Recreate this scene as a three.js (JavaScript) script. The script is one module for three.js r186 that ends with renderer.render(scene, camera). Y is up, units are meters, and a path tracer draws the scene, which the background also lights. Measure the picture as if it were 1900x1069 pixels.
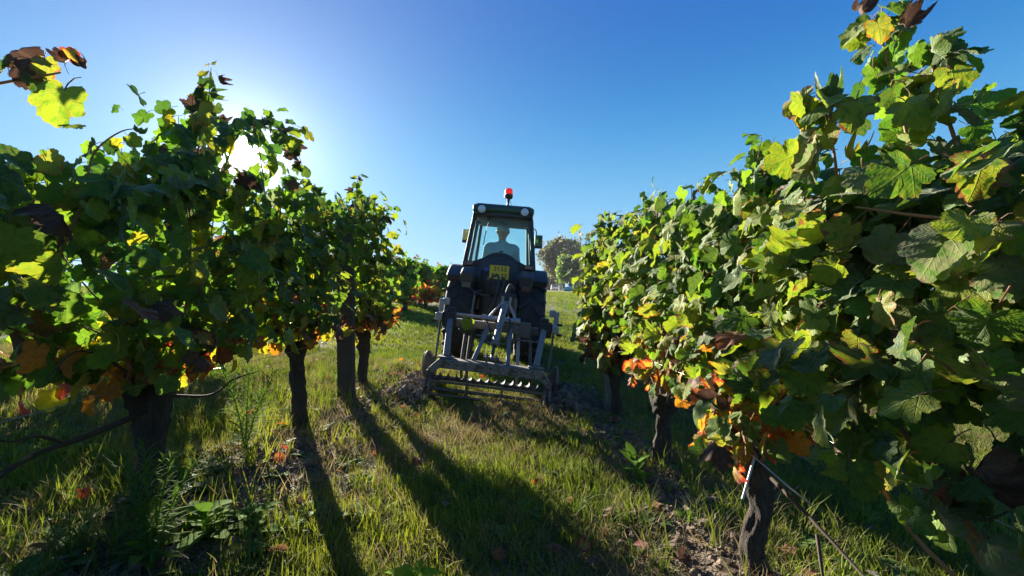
import * as THREE from 'three';
import { RoundedBoxGeometry } from 'three/addons/geometries/RoundedBoxGeometry.js';
import { mergeGeometries, mergeVertices } from 'three/addons/utils/BufferGeometryUtils.js';
import { ImprovedNoise } from 'three/addons/math/ImprovedNoise.js';
import { MarchingCubes } from 'three/addons/objects/MarchingCubes.js';

// ---------------------------------------------------------------- camera, sky, sun, exposure
const EXPOSURE = 4.6;
const scene = new THREE.Scene();
const camera = new THREE.PerspectiveCamera(67.7, 1024 / 576, 0.03, 3000);
camera.position.set(0, 1, 0);
camera.lookAt(0, 1 + Math.tan(THREE.MathUtils.degToRad(0.97)), -1);
const SUN_DIR = new THREE.Vector3(-500, 263, -797).normalize();          // low sun ahead and to the side of the aisle

function skyTexture(w = 1024, h = 512) {
  const data = new Float32Array(w * h * 4), d = new THREE.Vector3();
  const Z = [0.004, 0.108, 0.50], A = [0.33, 0.54, 0.44], fall = [14, 20, 23];
  for (let j = 0; j < h; j++) {
    const el = ((j + 0.5) / h - 0.5) * Math.PI;
    for (let i = 0; i < w; i++) {
      const az = ((i + 0.5) / w - 0.5) * 2 * Math.PI;
      d.set(Math.cos(el) * Math.cos(az), Math.sin(el), Math.cos(el) * Math.sin(az));
      const g = THREE.MathUtils.radToDeg(Math.acos(Math.min(1, Math.max(-1, d.dot(SUN_DIR)))));
      const e = Math.max(0, THREE.MathUtils.radToDeg(el));
      const wide = Math.exp(-g / 27), mid = 0.7 * Math.exp(-g / 10), near = 1.25 * Math.exp(-g / 2.9), core = 30 * Math.exp(-((g / 1.05) ** 2));
      const o = (j * w + i) * 4;
      const tint = [0.18, 0.22, 0.27], warm = [1.0, 0.98, 0.94];
      for (let c = 0; c < 3; c++) data[o + c] = (Z[c] + A[c] * Math.exp(-((e / fall[c]) ** 2)) + tint[c] * (c ? wide : Math.exp(-g / 20)) + (mid + near + core) * warm[c]) / EXPOSURE;
      data[o + 3] = 1;
    }
  }
  const t = new THREE.DataTexture(data, w, h, THREE.RGBAFormat, THREE.FloatType);
  t.mapping = THREE.EquirectangularReflectionMapping;
  t.magFilter = t.minFilter = THREE.LinearFilter;
  t.needsUpdate = true;
  return t;
}
scene.background = scene.environment = skyTexture();
const sun = new THREE.DirectionalLight(new THREE.Color(1.0, 0.91, 0.76), 5);
sun.position.copy(SUN_DIR).multiplyScalar(60);
sun.target.position.set(0, 0, 0);
sun.castShadow = true;
sun.shadow.mapSize.set(4096, 4096);
Object.assign(sun.shadow.camera, { left: -30, right: 30, top: 30, bottom: -30, near: 1, far: 200 });
sun.shadow.radius = 1;
scene.add(sun, sun.target);
scene.fog = new THREE.FogExp2(0xe6e8ec, 0.00035);                           // thin morning air: only the far trees and the hill soften

// ---------------------------------------------------------------- helpers
const V = (x, y, z) => new THREE.Vector3(x, y, z);
const rad = THREE.MathUtils.degToRad;
function rng(seed) {
  let a = seed >>> 0;
  const r = () => { a = (a + 0x6d2b79f5) | 0; let t = Math.imul(a ^ (a >>> 15), 1 | a); t = (t + Math.imul(t ^ (t >>> 7), 61 | t)) ^ t; return ((t ^ (t >>> 14)) >>> 0) / 4294967296; };
  r.range = (lo, hi) => lo + (hi - lo) * r();
  r.sym = (s = 1) => (r() * 2 - 1) * s;
  r.pick = (list) => list[Math.floor(r() * list.length)];
  r.gauss = () => (r() + r() + r() + r() - 2) * 1.0;
  return r;
}
const noiser = new ImprovedNoise();
const noise = (x, y, z = 0) => noiser.noise(x, y, z);
const fbm = (x, y, z = 0, n = 4) => { let s = 0, a = 0.5; for (let i = 0; i < n; i++) { s += a * noise(x, y, z + i * 7.3); x *= 2.03; y *= 2.03; z *= 2.03; a *= 0.5; } return s; };
const clamp01 = (x) => Math.min(1, Math.max(0, x));
const smooth = (a, b, x) => { const t = clamp01((x - a) / (b - a)); return t * t * (3 - 2 * t); };
function curveOf(table) {                                                    // piecewise interpolation of [x, y] pairs
  return (x) => {
    if (x <= table[0][0]) return table[0][1];
    for (let i = 1; i < table.length; i++) if (x <= table[i][0]) { const [x0, y0] = table[i - 1], [x1, y1] = table[i]; return y0 + (y1 - y0) * smooth(0, 1, (x - x0) / (x1 - x0)); }
    return table[table.length - 1][1];
  };
}
const names = new Map();
function numbered(name) { const n = names.get(name) || 0; names.set(name, n + 1); return n ? name + '_' + String(n).padStart(3, '0') : name; }
function tag(o, label, category, group, kind) {
  o.userData.label = label;
  if (category) o.userData.category = category;
  if (group) o.userData.group = group;
  if (kind) o.userData.kind = kind;
  return o;
}
function shadowed(o) { o.castShadow = o.receiveShadow = true; return o; }
function thing(name, label, category, [x, y, z] = [0, 0, 0], group) {
  const o = new THREE.Group(); o.name = numbered(name); o.position.set(x, y, z); scene.add(o);
  return tag(o, label, category, group);
}
function part(name, geometry, material, parent) {
  const o = shadowed(new THREE.Mesh(geometry, material)); o.name = name; parent.add(o); return o;
}
function top(name, geometry, material, label, category, group, kind) {
  const o = shadowed(new THREE.Mesh(geometry, material)); o.name = numbered(name); scene.add(o);
  return tag(o, label, category, group, kind);
}
function ready(g) {                                                          // same attributes on every piece, so that they merge
  if (!g.index) { g = mergeVertices(g); }
  for (const k of Object.keys(g.attributes)) if (!['position', 'normal', 'uv'].includes(k)) g.deleteAttribute(k);
  if (!g.attributes.uv) g.setAttribute('uv', new THREE.BufferAttribute(new Float32Array(g.attributes.position.count * 2), 2));
  if (!g.attributes.normal) g.computeVertexNormals();
  return g;
}
class Build {
  constructor() { this.list = []; }
  add(g, pos = [0, 0, 0], rot = [0, 0, 0], scale = [1, 1, 1]) {
    const m = new THREE.Matrix4().compose(V(...pos), new THREE.Quaternion().setFromEuler(new THREE.Euler(...rot)), V(...scale));
    this.list.push(ready(g).applyMatrix4(m)); return this;
  }
  box(w, h, d, pos, rot, r = 0.008) { const s = Math.min(w, h, d); return this.add(new RoundedBoxGeometry(w, h, d, 2, Math.min(r, s * 0.45)), pos, rot); }
  cyl(r0, r1, l, pos, rot, n = 18) { return this.add(new THREE.CylinderGeometry(r0, r1, l, n), pos, rot); }
  bar(a, b, r, n = 10, r1 = r) {                                             // a round bar from a to b
    const A = V(...a), B = V(...b), d = B.clone().sub(A), l = d.length();
    const g = new THREE.CylinderGeometry(r1, r, l, n);
    g.applyQuaternion(new THREE.Quaternion().setFromUnitVectors(V(0, 1, 0), d.normalize()));
    this.list.push(ready(g).translate((A.x + B.x) / 2, (A.y + B.y) / 2, (A.z + B.z) / 2)); return this;
  }
  flat(a, b, w, t, up = [0, 0, 1]) {                                         // a flat bar from a to b: width w, thickness t along up
    const A = V(...a), B = V(...b), y = B.clone().sub(A), l = y.length(); y.normalize();
    const x = y.clone().cross(V(...up)).normalize(), z = x.clone().cross(y);
    const g = ready(new RoundedBoxGeometry(w, l, t, 2, Math.min(w, t) * 0.2));
    g.applyMatrix4(new THREE.Matrix4().makeBasis(x, y, z).setPosition((A.x + B.x) / 2, (A.y + B.y) / 2, (A.z + B.z) / 2));
    this.list.push(g); return this;
  }
  tube(points, r, n = 24, m = 8) { this.list.push(ready(new THREE.TubeGeometry(new THREE.CatmullRomCurve3(points.map((p) => V(...p))), n, r, m))); return this; }
  geo() { return mergeGeometries(this.list); }
  build(name, material, parent) { return part(name, this.geo(), material, parent); }
}
function limb(points, radii, sides = 8, rough = 0, seed = 0) {              // a tapered, closed, slightly knobbly tube with uv in metres
  const n = points.length, pos = [], uv = [], idx = [];
  let side = V(1, 0, 0.13), run = 0;
  for (let i = 0; i < n; i++) {
    const t = points[Math.min(n - 1, i + 1)].clone().sub(points[Math.max(0, i - 1)]).normalize();
    side.sub(t.clone().multiplyScalar(side.dot(t))).normalize();
    const other = t.clone().cross(side);
    if (i) run += points[i].distanceTo(points[i - 1]);
    for (let k = 0; k <= sides; k++) {
      const a = (k % sides) / sides * Math.PI * 2;
      let r = radii[i];
      if (rough) r *= 1 + rough * (noise(Math.cos(a) * 1.7 + seed, Math.sin(a) * 1.7 + seed * 2.1, run * 9) + 0.6 * noise(Math.cos(a) * 4.1 + seed, Math.sin(a) * 4.1, run * 22 + seed));
      pos.push(points[i].x + r * (Math.cos(a) * side.x + Math.sin(a) * other.x), points[i].y + r * (Math.cos(a) * side.y + Math.sin(a) * other.y), points[i].z + r * (Math.cos(a) * side.z + Math.sin(a) * other.z));
      uv.push(k / sides * 2 * Math.PI * Math.max(radii[0], 0.004), run);
    }
  }
  const w = sides + 1;
  for (let i = 0; i < n - 1; i++) for (let k = 0; k < sides; k++) { const a = i * w + k, b = a + w; idx.push(a, a + 1, b, a + 1, b + 1, b); }
  for (const [row, flip] of [[0, 1], [n - 1, 0]]) {
    const c = pos.length / 3; pos.push(points[row].x, points[row].y, points[row].z); uv.push(0, row ? run : 0);
    for (let k = 0; k < sides; k++) flip ? idx.push(c, row * w + k + 1, row * w + k) : idx.push(c, row * w + k, row * w + k + 1);
  }
  const g = new THREE.BufferGeometry();
  g.setAttribute('position', new THREE.Float32BufferAttribute(pos, 3));
  g.setAttribute('uv', new THREE.Float32BufferAttribute(uv, 2));
  g.setIndex(idx); g.computeVertexNormals();
  return g;
}
const sampled = (points, n) => new THREE.CatmullRomCurve3(points).getPoints(n);

// ---------------------------------------------------------------- textures and materials
const toSRGB = (x) => { x = clamp01(x); return 255 * (x <= 0.0031308 ? 12.92 * x : 1.055 * Math.pow(x, 1 / 2.4) - 0.055); };
function texture(size, f, { color = true, wrap = true } = {}) {              // f(u, v) returns linear rgb (colour) or a height
  const data = new Uint8Array(size * size * 4);
  for (let j = 0; j < size; j++) for (let i = 0; i < size; i++) {
    const v = f((i + 0.5) / size, (j + 0.5) / size), o = (j * size + i) * 4;
    if (color) { data[o] = toSRGB(v[0]); data[o + 1] = toSRGB(v[1]); data[o + 2] = toSRGB(v[2]); }
    else data[o] = data[o + 1] = data[o + 2] = 255 * clamp01(v);
    data[o + 3] = 255;
  }
  const t = new THREE.DataTexture(data, size, size);
  if (color) t.colorSpace = THREE.SRGBColorSpace;
  if (wrap) t.wrapS = t.wrapT = THREE.RepeatWrapping;
  t.magFilter = THREE.LinearFilter; t.minFilter = THREE.LinearMipmapLinearFilter; t.generateMipmaps = true; t.needsUpdate = true;
  return t;
}
const wrapNoise = (u, v, f, s = 0) => {                                      // tiles over the unit square
  const a = u * 2 * Math.PI, b = v * 2 * Math.PI, r = f / (2 * Math.PI);
  return noise(Math.cos(a) * r + s, Math.sin(a) * r + Math.cos(b) * r * 1.3 + s * 3, Math.sin(b) * r * 1.3 + s);
};
const rgb = (r, g, b) => new THREE.Color().setRGB(r, g, b);
function std(r, g, b, roughness = 0.7, metalness = 0, more = {}) { return new THREE.MeshStandardMaterial({ color: rgb(r, g, b), roughness, metalness, ...more }); }

// weathered steel and dusty paint: blotches of dust and rust, used through clones with their own repeat
const grimeTex = texture(512, (u, v) => {
  const n = 0.5 + 0.5 * wrapNoise(u, v, 6, 3) + 0.35 * wrapNoise(u, v, 21, 5) + 0.2 * wrapNoise(u, v, 60, 8);
  const k = 0.55 + 0.45 * clamp01(n);
  return [k, k * 0.97, k * 0.92];
});
const grimeRough = texture(256, (u, v) => 0.62 + 0.3 * wrapNoise(u, v, 9, 2) + 0.2 * wrapNoise(u, v, 31, 4), { color: false });
const dirtTex = texture(512, (u, v) => {                                       // paint worn and caked with dry soil and rust
  const n = wrapNoise(u, v, 7, 3) + 0.6 * wrapNoise(u, v, 19, 5) + 0.45 * wrapNoise(u, v, 52, 8), d = smooth(-0.12, 0.5, n), k = 0.75 + 0.35 * wrapNoise(u, v, 33, 1);
  const rust = smooth(0.32, 0.55, wrapNoise(u, v, 14, 11) + 0.5 * wrapNoise(u, v, 47, 12));
  const c = [k + (0.36 - k) * d, k + (0.27 - k) * d, k + (0.19 - k) * d];
  return [c[0] + (0.34 - c[0]) * rust, c[1] + (0.16 - c[1]) * rust, c[2] + (0.08 - c[2]) * rust];
});
const barkTex = texture(512, (u, v) => {
  const n = wrapNoise(u, v * 0.999, 9, 1) * 0.5 + 0.5 * Math.abs(wrapNoise(u * 1, v, 26, 6)) + 0.3 * wrapNoise(u, v, 70, 2);
  const k = clamp01(0.45 + n);
  return [0.35 + 0.65 * k, 0.34 + 0.64 * k, 0.33 + 0.62 * k];
});
const barkBump = texture(512, (u, v) => 0.5 + 0.7 * Math.abs(wrapNoise(u, v, 20, 6)) - 0.3 * Math.abs(wrapNoise(u, v, 43, 2)) + 0.25 * wrapNoise(u, v, 90, 2), { color: false });
for (const t of [barkTex, barkBump]) t.repeat.set(9, 2.2);
const M = {
  bark: std(0.085, 0.066, 0.05, 0.95, 0, { map: barkTex, bumpMap: barkBump, bumpScale: 0.012 }),
  cane: std(0.30, 0.135, 0.055, 0.75, 0),
  oldCane: std(0.09, 0.062, 0.045, 0.9, 0, { map: barkTex }),
  darkPost: std(0.10, 0.085, 0.068, 0.95, 0, { map: barkTex, bumpMap: barkBump, bumpScale: 0.005 }),
  post: std(0.26, 0.235, 0.2, 0.92, 0, { map: barkTex, bumpMap: barkBump, bumpScale: 0.003 }),
  wire: std(0.45, 0.45, 0.46, 0.35, 0.9),
};
// ---------------------------------------------------------------- vine leaves
const HALF = [[0.035, -0.01], [0.12, -0.15], [0.25, -0.20], [0.40, -0.18], [0.52, -0.06], [0.575, 0.07], [0.55, 0.18], [0.515, 0.26], [0.565, 0.33], [0.62, 0.42], [0.625, 0.52], [0.56, 0.61], [0.475, 0.675], [0.415, 0.72], [0.36, 0.80], [0.26, 0.89], [0.13, 0.965]];
function leafOutline(r, depth) {
  const c = [0, 0.26], half = HALF.map(([x, y], i) => {
    const lobe = [7, 13].includes(i) ? 1 - depth * 0.45 : [0, 1].includes(i) ? 1 : 1 + r.sym(0.05);
    return [c[0] + (x - c[0]) * lobe, c[1] + (y - c[1]) * lobe];
  });
  const side = (s) => {
    const out = [];
    for (let i = 0; i < half.length; i++) {
      const [x, y] = half[i], j = 1 + r.sym(0.03);
      out.push([s * x * j, y * j]);
      const next = half[i + 1] || [0, 1.0];
      if (i > 1) {                                                            // one tooth between each two points
        const mx = x * 0.45 + next[0] * 0.55, my = y * 0.45 + next[1] * 0.55, l = Math.hypot(next[1] - y, x - next[0]) || 1;
        const out1 = 0.042 + r.sym(0.016);
        out.push([s * (mx + (next[1] - y) / l * out1), my + (x - next[0]) / l * out1]);
      }
    }
    return out;
  };
  return [...side(1), [0, 1.03], ...side(-1).reverse()];
}
function leafGeometry(seed, { depth = 0.4, fold = 0.2, droop = 0.3, wave = 0.05, curl = 0, petiole = true, coarse = false } = {}) {
  const r = rng(seed), c = [0, 0.26];
  let line = leafOutline(r, depth);
  if (coarse) line = line.filter((_, i) => i % 3 === 0);
  const n = line.length, pos = [], uv = [], idx = [];
  const ph = r() * 6, tw = r.sym(0.25);
  const lift = (x, y) => {
    const a = Math.atan2(x - c[0], y - c[1]), q = Math.hypot(x - c[0], y - c[1]);
    let z = fold * Math.abs(x) - droop * q * q * 0.9 + wave * q * (0.7 * Math.sin(5 * a + ph) + 0.9 * Math.sin(3 * a + ph * 2)) + tw * x * y + 0.09 * noise(x * 3.1 + seed, y * 3.1, seed) + 0.04 * noise(x * 8 + seed, y * 8, seed);
    let X = x, Y = y;
    if (curl) { const k = curl * q * q; z += k * 0.9; X = c[0] + (x - c[0]) * (1 - 0.55 * Math.min(1, k)); Y = c[1] + (y - c[1]) * (1 - 0.4 * Math.min(1, k)); }
    return [X, Y, z];
  };
  const put = (x, y) => { pos.push(...lift(x, y)); uv.push(x / 1.45 + 0.5, (y + 0.26) / 1.38); };
  put(...c);
  const inner = coarse ? 0 : Math.floor(n / 2);
  for (let i = 0; i < inner; i++) { const [x, y] = line[i * 2]; put(c[0] + (x - c[0]) * 0.55, c[1] + (y - c[1]) * 0.55); }
  for (const [x, y] of line) put(x, y);
  const O = 1 + inner;
  if (coarse) for (let i = 0; i < n; i++) idx.push(0, O + i, O + (i + 1) % n);
  else {
    for (let i = 0; i < inner; i++) {
      const a = 1 + i, b = 1 + (i + 1) % inner, o0 = O + i * 2, o1 = O + (i * 2 + 1) % n, o2 = i === inner - 1 ? O : O + (i * 2 + 2) % n;
      idx.push(0, a, b, a, o0, o1, a, o1, b, b, o1, o2);
      if (i === inner - 1 && n % 2) idx.push(O + n - 1, O, O + n - 2);
    }
  }
  if (petiole) {                                                              // the stalk: from the blade's foot back to the cane
    const P = [[0, 0.03, 0.008], [0, -0.2, -0.02], [0, -0.42, -0.12], [0, -0.56, -0.28]], w = 0.017, s = pos.length / 3;
    P.forEach(([x, y, z]) => { for (const [dx, dz] of [[-w, 0], [w, 0], [0, -1.7 * w]]) { pos.push(x + dx, y, z + dz); uv.push(0.015, 0.985); } });
    for (let i = 0; i < 3; i++) for (let k = 0; k < 3; k++) { const a = s + i * 3 + k, b = s + i * 3 + (k + 1) % 3; idx.push(a, b, a + 3, b, b + 3, a + 3); }
  }
  const g = new THREE.BufferGeometry();
  g.setAttribute('position', new THREE.Float32BufferAttribute(pos, 3));
  g.setAttribute('uv', new THREE.Float32BufferAttribute(uv, 2));
  g.setIndex(idx); g.computeVertexNormals();
  return g;
}
const PETIOLE_END = V(0, -0.56, -0.28);
const LEAF = [
  leafGeometry(11, { depth: 0.25, fold: 0.22, droop: 0.3, wave: 0.05 }),
  leafGeometry(12, { depth: 0.5, fold: 0.12, droop: 0.35, wave: 0.07 }),
  leafGeometry(13, { depth: 0.15, fold: 0.3, droop: 0.15, wave: 0.04 }),
  leafGeometry(14, { depth: 0.35, fold: -0.1, droop: 0.55, wave: 0.08 }),
  leafGeometry(15, { depth: 0.7, fold: 0.1, droop: 0.25, wave: 0.06 }),
  leafGeometry(16, { depth: 0.3, fold: 0.45, droop: 0.1, wave: 0.05 }),
  leafGeometry(17, { depth: 0.2, fold: 0.05, droop: -0.25, wave: 0.09 }),
];
const CURLED = [leafGeometry(21, { depth: 0.4, fold: 0.2, wave: 0.3, curl: 1.1, droop: 0 }), leafGeometry(22, { depth: 0.5, fold: 0.25, wave: 0.35, curl: 1.5, droop: 0 }), leafGeometry(23, { depth: 0.3, fold: -0.2, wave: 0.3, curl: -1.2, droop: 0.2 })];
const LEAF_MID = leafGeometry(31, { depth: 0.35, fold: 0.2, droop: 0.3, wave: 0.06 });
const LEAF_FAR = leafGeometry(32, { depth: 0.3, fold: 0.2, droop: 0.3, wave: 0.06, petiole: false, coarse: true });

const VEINS = [];                                                             // line pieces [x0, y0, x1, y1, width]
for (const [x, y] of [[0, 1.02], [0.63, 0.53], [-0.63, 0.53], [0.51, 0.04], [-0.51, 0.04]]) {
  VEINS.push([0, 0, x, y, 0.011]);
  const l = Math.hypot(x, y), ux = x / l, uy = y / l;
  for (let k = 1; k < 6; k++) for (const s of [-1, 1]) {
    const t = 0.14 + k * 0.145, a = 0.72 * s, bx = x * t, by = y * t, q = 0.3 * (1.1 - t) + 0.06;
    VEINS.push([bx, by, bx + (ux * Math.cos(a) - uy * Math.sin(a)) * q, by + (uy * Math.cos(a) + ux * Math.sin(a)) * q, 0.005]);
  }
}
function veinAt(x, y) {
  let best = 0;
  for (const [x0, y0, x1, y1, w] of VEINS) {
    const dx = x1 - x0, dy = y1 - y0, t = clamp01(((x - x0) * dx + (y - y0) * dy) / (dx * dx + dy * dy));
    const d = Math.hypot(x - x0 - t * dx, y - y0 - t * dy) / (w * (1.15 - 0.6 * t));
    best = Math.max(best, (w > 0.008 ? 1 : 0.6) * clamp01(1.6 - d * 0.9));
  }
  return Math.min(1, best);
}
const LS = 224, veinMap = new Float32Array(LS * LS), edgeMap = new Float32Array(LS * LS);
{
  const line = leafOutline(rng(3), 0.3).map(([x, y]) => [Math.atan2(x, y - 0.26), Math.hypot(x, y - 0.26)]).sort((a, b) => a[0] - b[0]);
  for (let j = 0; j < LS; j++) for (let i = 0; i < LS; i++) {
    const x = ((i + 0.5) / LS - 0.5) * 1.45, y = (j + 0.5) / LS * 1.38 - 0.26;
    veinMap[j * LS + i] = veinAt(x, y);
    const a = Math.atan2(x, y - 0.26), q = Math.hypot(x, y - 0.26);
    let k = line.findIndex((p) => p[0] > a); if (k < 0) k = 0;
    edgeMap[j * LS + i] = q / line[k][1];
  }
}
function leafTexture(base, vein, edge, edgeFrom, blotch, blotchAmount, seed, stalk = [0.25, 0.12, 0.05]) {
  return texture(LS, (u, v) => {
    if (u < 0.04 && v > 0.95) return stalk;
    const i = Math.min(LS - 1, Math.floor(u * LS)), j = Math.min(LS - 1, Math.floor(v * LS));
    const n = fbm(u * 7 + seed, v * 7, seed, 4), n2 = fbm(u * 26 + seed, v * 26, seed + 4, 2), vn = veinMap[j * LS + i];
    const e = smooth(edgeFrom, edgeFrom + 0.2, edgeMap[j * LS + i] + n * 0.55);
    const b = smooth(0.5 - blotchAmount, 0.62 - blotchAmount, 0.5 + n * 1.1 + n2 * 0.35 - vn * 0.12);
    const tone = 1 + 0.35 * n + 0.3 * n2;
    return base.map((x, c) => {
      let y = x * tone;
      y += (blotch[c] - y) * b;
      y += (edge[c] * (1 + n2 * 0.6) - y) * e;
      return y + (vein[c] - y) * vn * 0.55 * (1 - 0.5 * e);
    });
  }, { wrap: false });
}
const leafBump = texture(LS, (u, v) => { const i = Math.min(LS - 1, Math.floor(u * LS)), j = Math.min(LS - 1, Math.floor(v * LS)); return 0.55 - 0.35 * veinMap[j * LS + i] + 0.35 * fbm(u * 18, v * 18, 2, 3); }, { color: false, wrap: false });
function leafMaterial(map, { transmission = 0.6, roughness = 0.94, coat = 0.06, color = [1, 1, 1] } = {}) {
  return new THREE.MeshPhysicalMaterial({ map, color: rgb(...color), roughness, transmission, thickness: 0, side: THREE.DoubleSide, clearcoat: coat, clearcoatRoughness: 0.38, bumpMap: leafBump, bumpScale: 0.0028, specularIntensity: 0.4 });
}
const LT = {
  dark: leafMaterial(leafTexture([0.042, 0.105, 0.014], [0.12, 0.20, 0.04], [0.11, 0.13, 0.015], 1.05, [0.085, 0.125, 0.014], 0.1, 1), { transmission: 0.5, coat: 0.16 }),
  green: leafMaterial(leafTexture([0.082, 0.185, 0.013], [0.18, 0.28, 0.045], [0.22, 0.20, 0.02], 0.98, [0.12, 0.20, 0.014], 0.15, 2)),
  light: leafMaterial(leafTexture([0.155, 0.275, 0.014], [0.28, 0.37, 0.05], [0.30, 0.27, 0.02], 0.95, [0.23, 0.28, 0.015], 0.2, 3)),
  pale: leafMaterial(leafTexture([0.12, 0.20, 0.05], [0.25, 0.30, 0.11], [0.17, 0.11, 0.07], 1.02, [0.18, 0.2, 0.09], 0.12, 4), { coat: 0.1 }),
  yellow: leafMaterial(leafTexture([0.37, 0.345, 0.016], [0.24, 0.32, 0.03], [0.36, 0.13, 0.015], 0.86, [0.25, 0.26, 0.025], 0.22, 5), { coat: 0.12 }),
  orange: leafMaterial(leafTexture([0.50, 0.20, 0.015], [0.45, 0.34, 0.03], [0.34, 0.035, 0.015], 0.66, [0.38, 0.26, 0.03], 0.25, 6), { coat: 0.12 }),
  red: leafMaterial(leafTexture([0.34, 0.045, 0.022], [0.36, 0.20, 0.04], [0.16, 0.03, 0.02], 0.9, [0.26, 0.1, 0.03], 0.2, 7), { coat: 0.12 }),
  brown: leafMaterial(leafTexture([0.16, 0.085, 0.042], [0.2, 0.13, 0.07], [0.09, 0.045, 0.028], 0.7, [0.1, 0.055, 0.04], 0.2, 8), { coat: 0.05, transmission: 0.25 }),
  edged: leafMaterial(leafTexture([0.10, 0.20, 0.013], [0.22, 0.30, 0.045], [0.20, 0.08, 0.025], 0.84, [0.22, 0.24, 0.018], 0.24, 9)),
};
const NEUTRAL = leafMaterial(leafTexture([0.8, 0.8, 0.8], [1, 1, 0.95], [0.85, 0.75, 0.7], 0.98, [0.95, 0.92, 0.85], 0.15, 10, [0.8, 0.6, 0.5]));
NEUTRAL.clearcoat = 0.05;
const TINT = { dark: [0.054, 0.132, 0.018], green: [0.10, 0.225, 0.017], light: [0.19, 0.33, 0.018], pale: [0.145, 0.25, 0.055], yellow: [0.44, 0.40, 0.02], orange: [0.56, 0.22, 0.018], red: [0.45, 0.06, 0.028], brown: [0.19, 0.10, 0.05], edged: [0.13, 0.25, 0.017] };

function turnTo(normal, tip) {                                                // leaf axes: +z the upper face, +y towards the tip
  const z = normal.clone().normalize(), y = tip.clone().sub(z.clone().multiplyScalar(tip.dot(z)));
  if (y.lengthSq() < 1e-4) y.set(0.3, -1, 0.2).sub(z.clone().multiplyScalar(y.dot(z)));
  y.normalize();
  const x = y.clone().cross(z);
  return new THREE.Quaternion().setFromRotationMatrix(new THREE.Matrix4().makeBasis(x, y, z));
}
function bladeLeaf(seed, w, bend, serrate = 0) {                              // an oval or strap leaf of unit length along +y
  const r = rng(seed), pos = [], idx = [], n = 9;
  for (let i = 0; i <= n; i++) { const t = i / n, q = w * Math.sin(Math.PI * Math.min(1, t * 0.93 + 0.07)) ** 0.8 * (1 + (serrate && i % 2 ? serrate : 0)), z = -bend * t * t; pos.push(-q, t, z + q * 0.25, 0, t, z, q, t, z + q * 0.25); }
  for (let i = 0; i < n; i++) { const a = i * 3; idx.push(a, a + 1, a + 3, a + 1, a + 4, a + 3, a + 1, a + 2, a + 4, a + 2, a + 5, a + 4); }
  const g = new THREE.BufferGeometry(); g.setAttribute('position', new THREE.Float32BufferAttribute(pos, 3)); g.setIndex(idx); g.computeVertexNormals(); return g;
}
// ---------------------------------------------------------------- ground
const LEFT_ROW = -1.42, RIGHT_ROW = 0.91;
const rise = curveOf([[-400, -3], [5.5, 0], [13, 0.33], [30, 1.1], [60, 1.83], [120, 2.85], [200, 3.5], [420, 4.2]]);
const riseLinear = (d) => { const T = [[5.5, 0], [13, 0.33], [30, 1.1], [60, 1.83], [120, 2.85], [200, 3.5], [420, 4.2]]; let s = 0; for (let k = -2; k <= 2; k++) { const x = Math.max(0, d * (1 + k * 0.12)); let y = 0; if (x > T[0][0]) { y = T[6][1]; for (let i = 1; i < 7; i++) if (x <= T[i][0]) { y = T[i - 1][1] + (T[i][1] - T[i - 1][1]) * (x - T[i - 1][0]) / (T[i][0] - T[i - 1][0]); break; } } s += y; } return s / 5; };
const bare = (x, z) => {                                                      // 1 where the soil under the vines is bare
  const d = -z, inRow = smooth(5.4, 4.6, d);
  const l = Math.exp(-(((x - LEFT_ROW - 0.22) / 0.3) ** 2)) * 0.8, r = Math.exp(-(((x - RIGHT_ROW + 0.12) / 0.27) ** 2));
  return clamp01(inRow * Math.max(l, r) * (1 + 0.9 * fbm(x * 2.1, z * 2.1, 3, 3)) + 0.28 * Math.exp(-(((x + 0.25) / 0.75) ** 2 + ((d - 4.15) / 0.42) ** 2)));
};
const straw = (x, z) => clamp01(0.42 + 1.35 * fbm(x * 0.9 + 5, z * 0.7, 9, 4) + 0.25 * smooth(14, 60, -z));
function groundY(x, z) {
  const d = -z, near = 1 / (1 + Math.max(0, d - 8) * 0.08);
  let y = -0.45 * Math.tanh(x / 6) + riseLinear(d);
  y += near * (0.045 * fbm(x * 0.8, z * 0.8, 1, 3) + 0.02 * fbm(x * 3.3, z * 3.3, 2, 2));
  if (d < 6) y += 0.04 * Math.exp(-(((x - LEFT_ROW) / 0.28) ** 2)) + 0.03 * Math.exp(-(((x - RIGHT_ROW) / 0.25) ** 2));
  return y;
}
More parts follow.
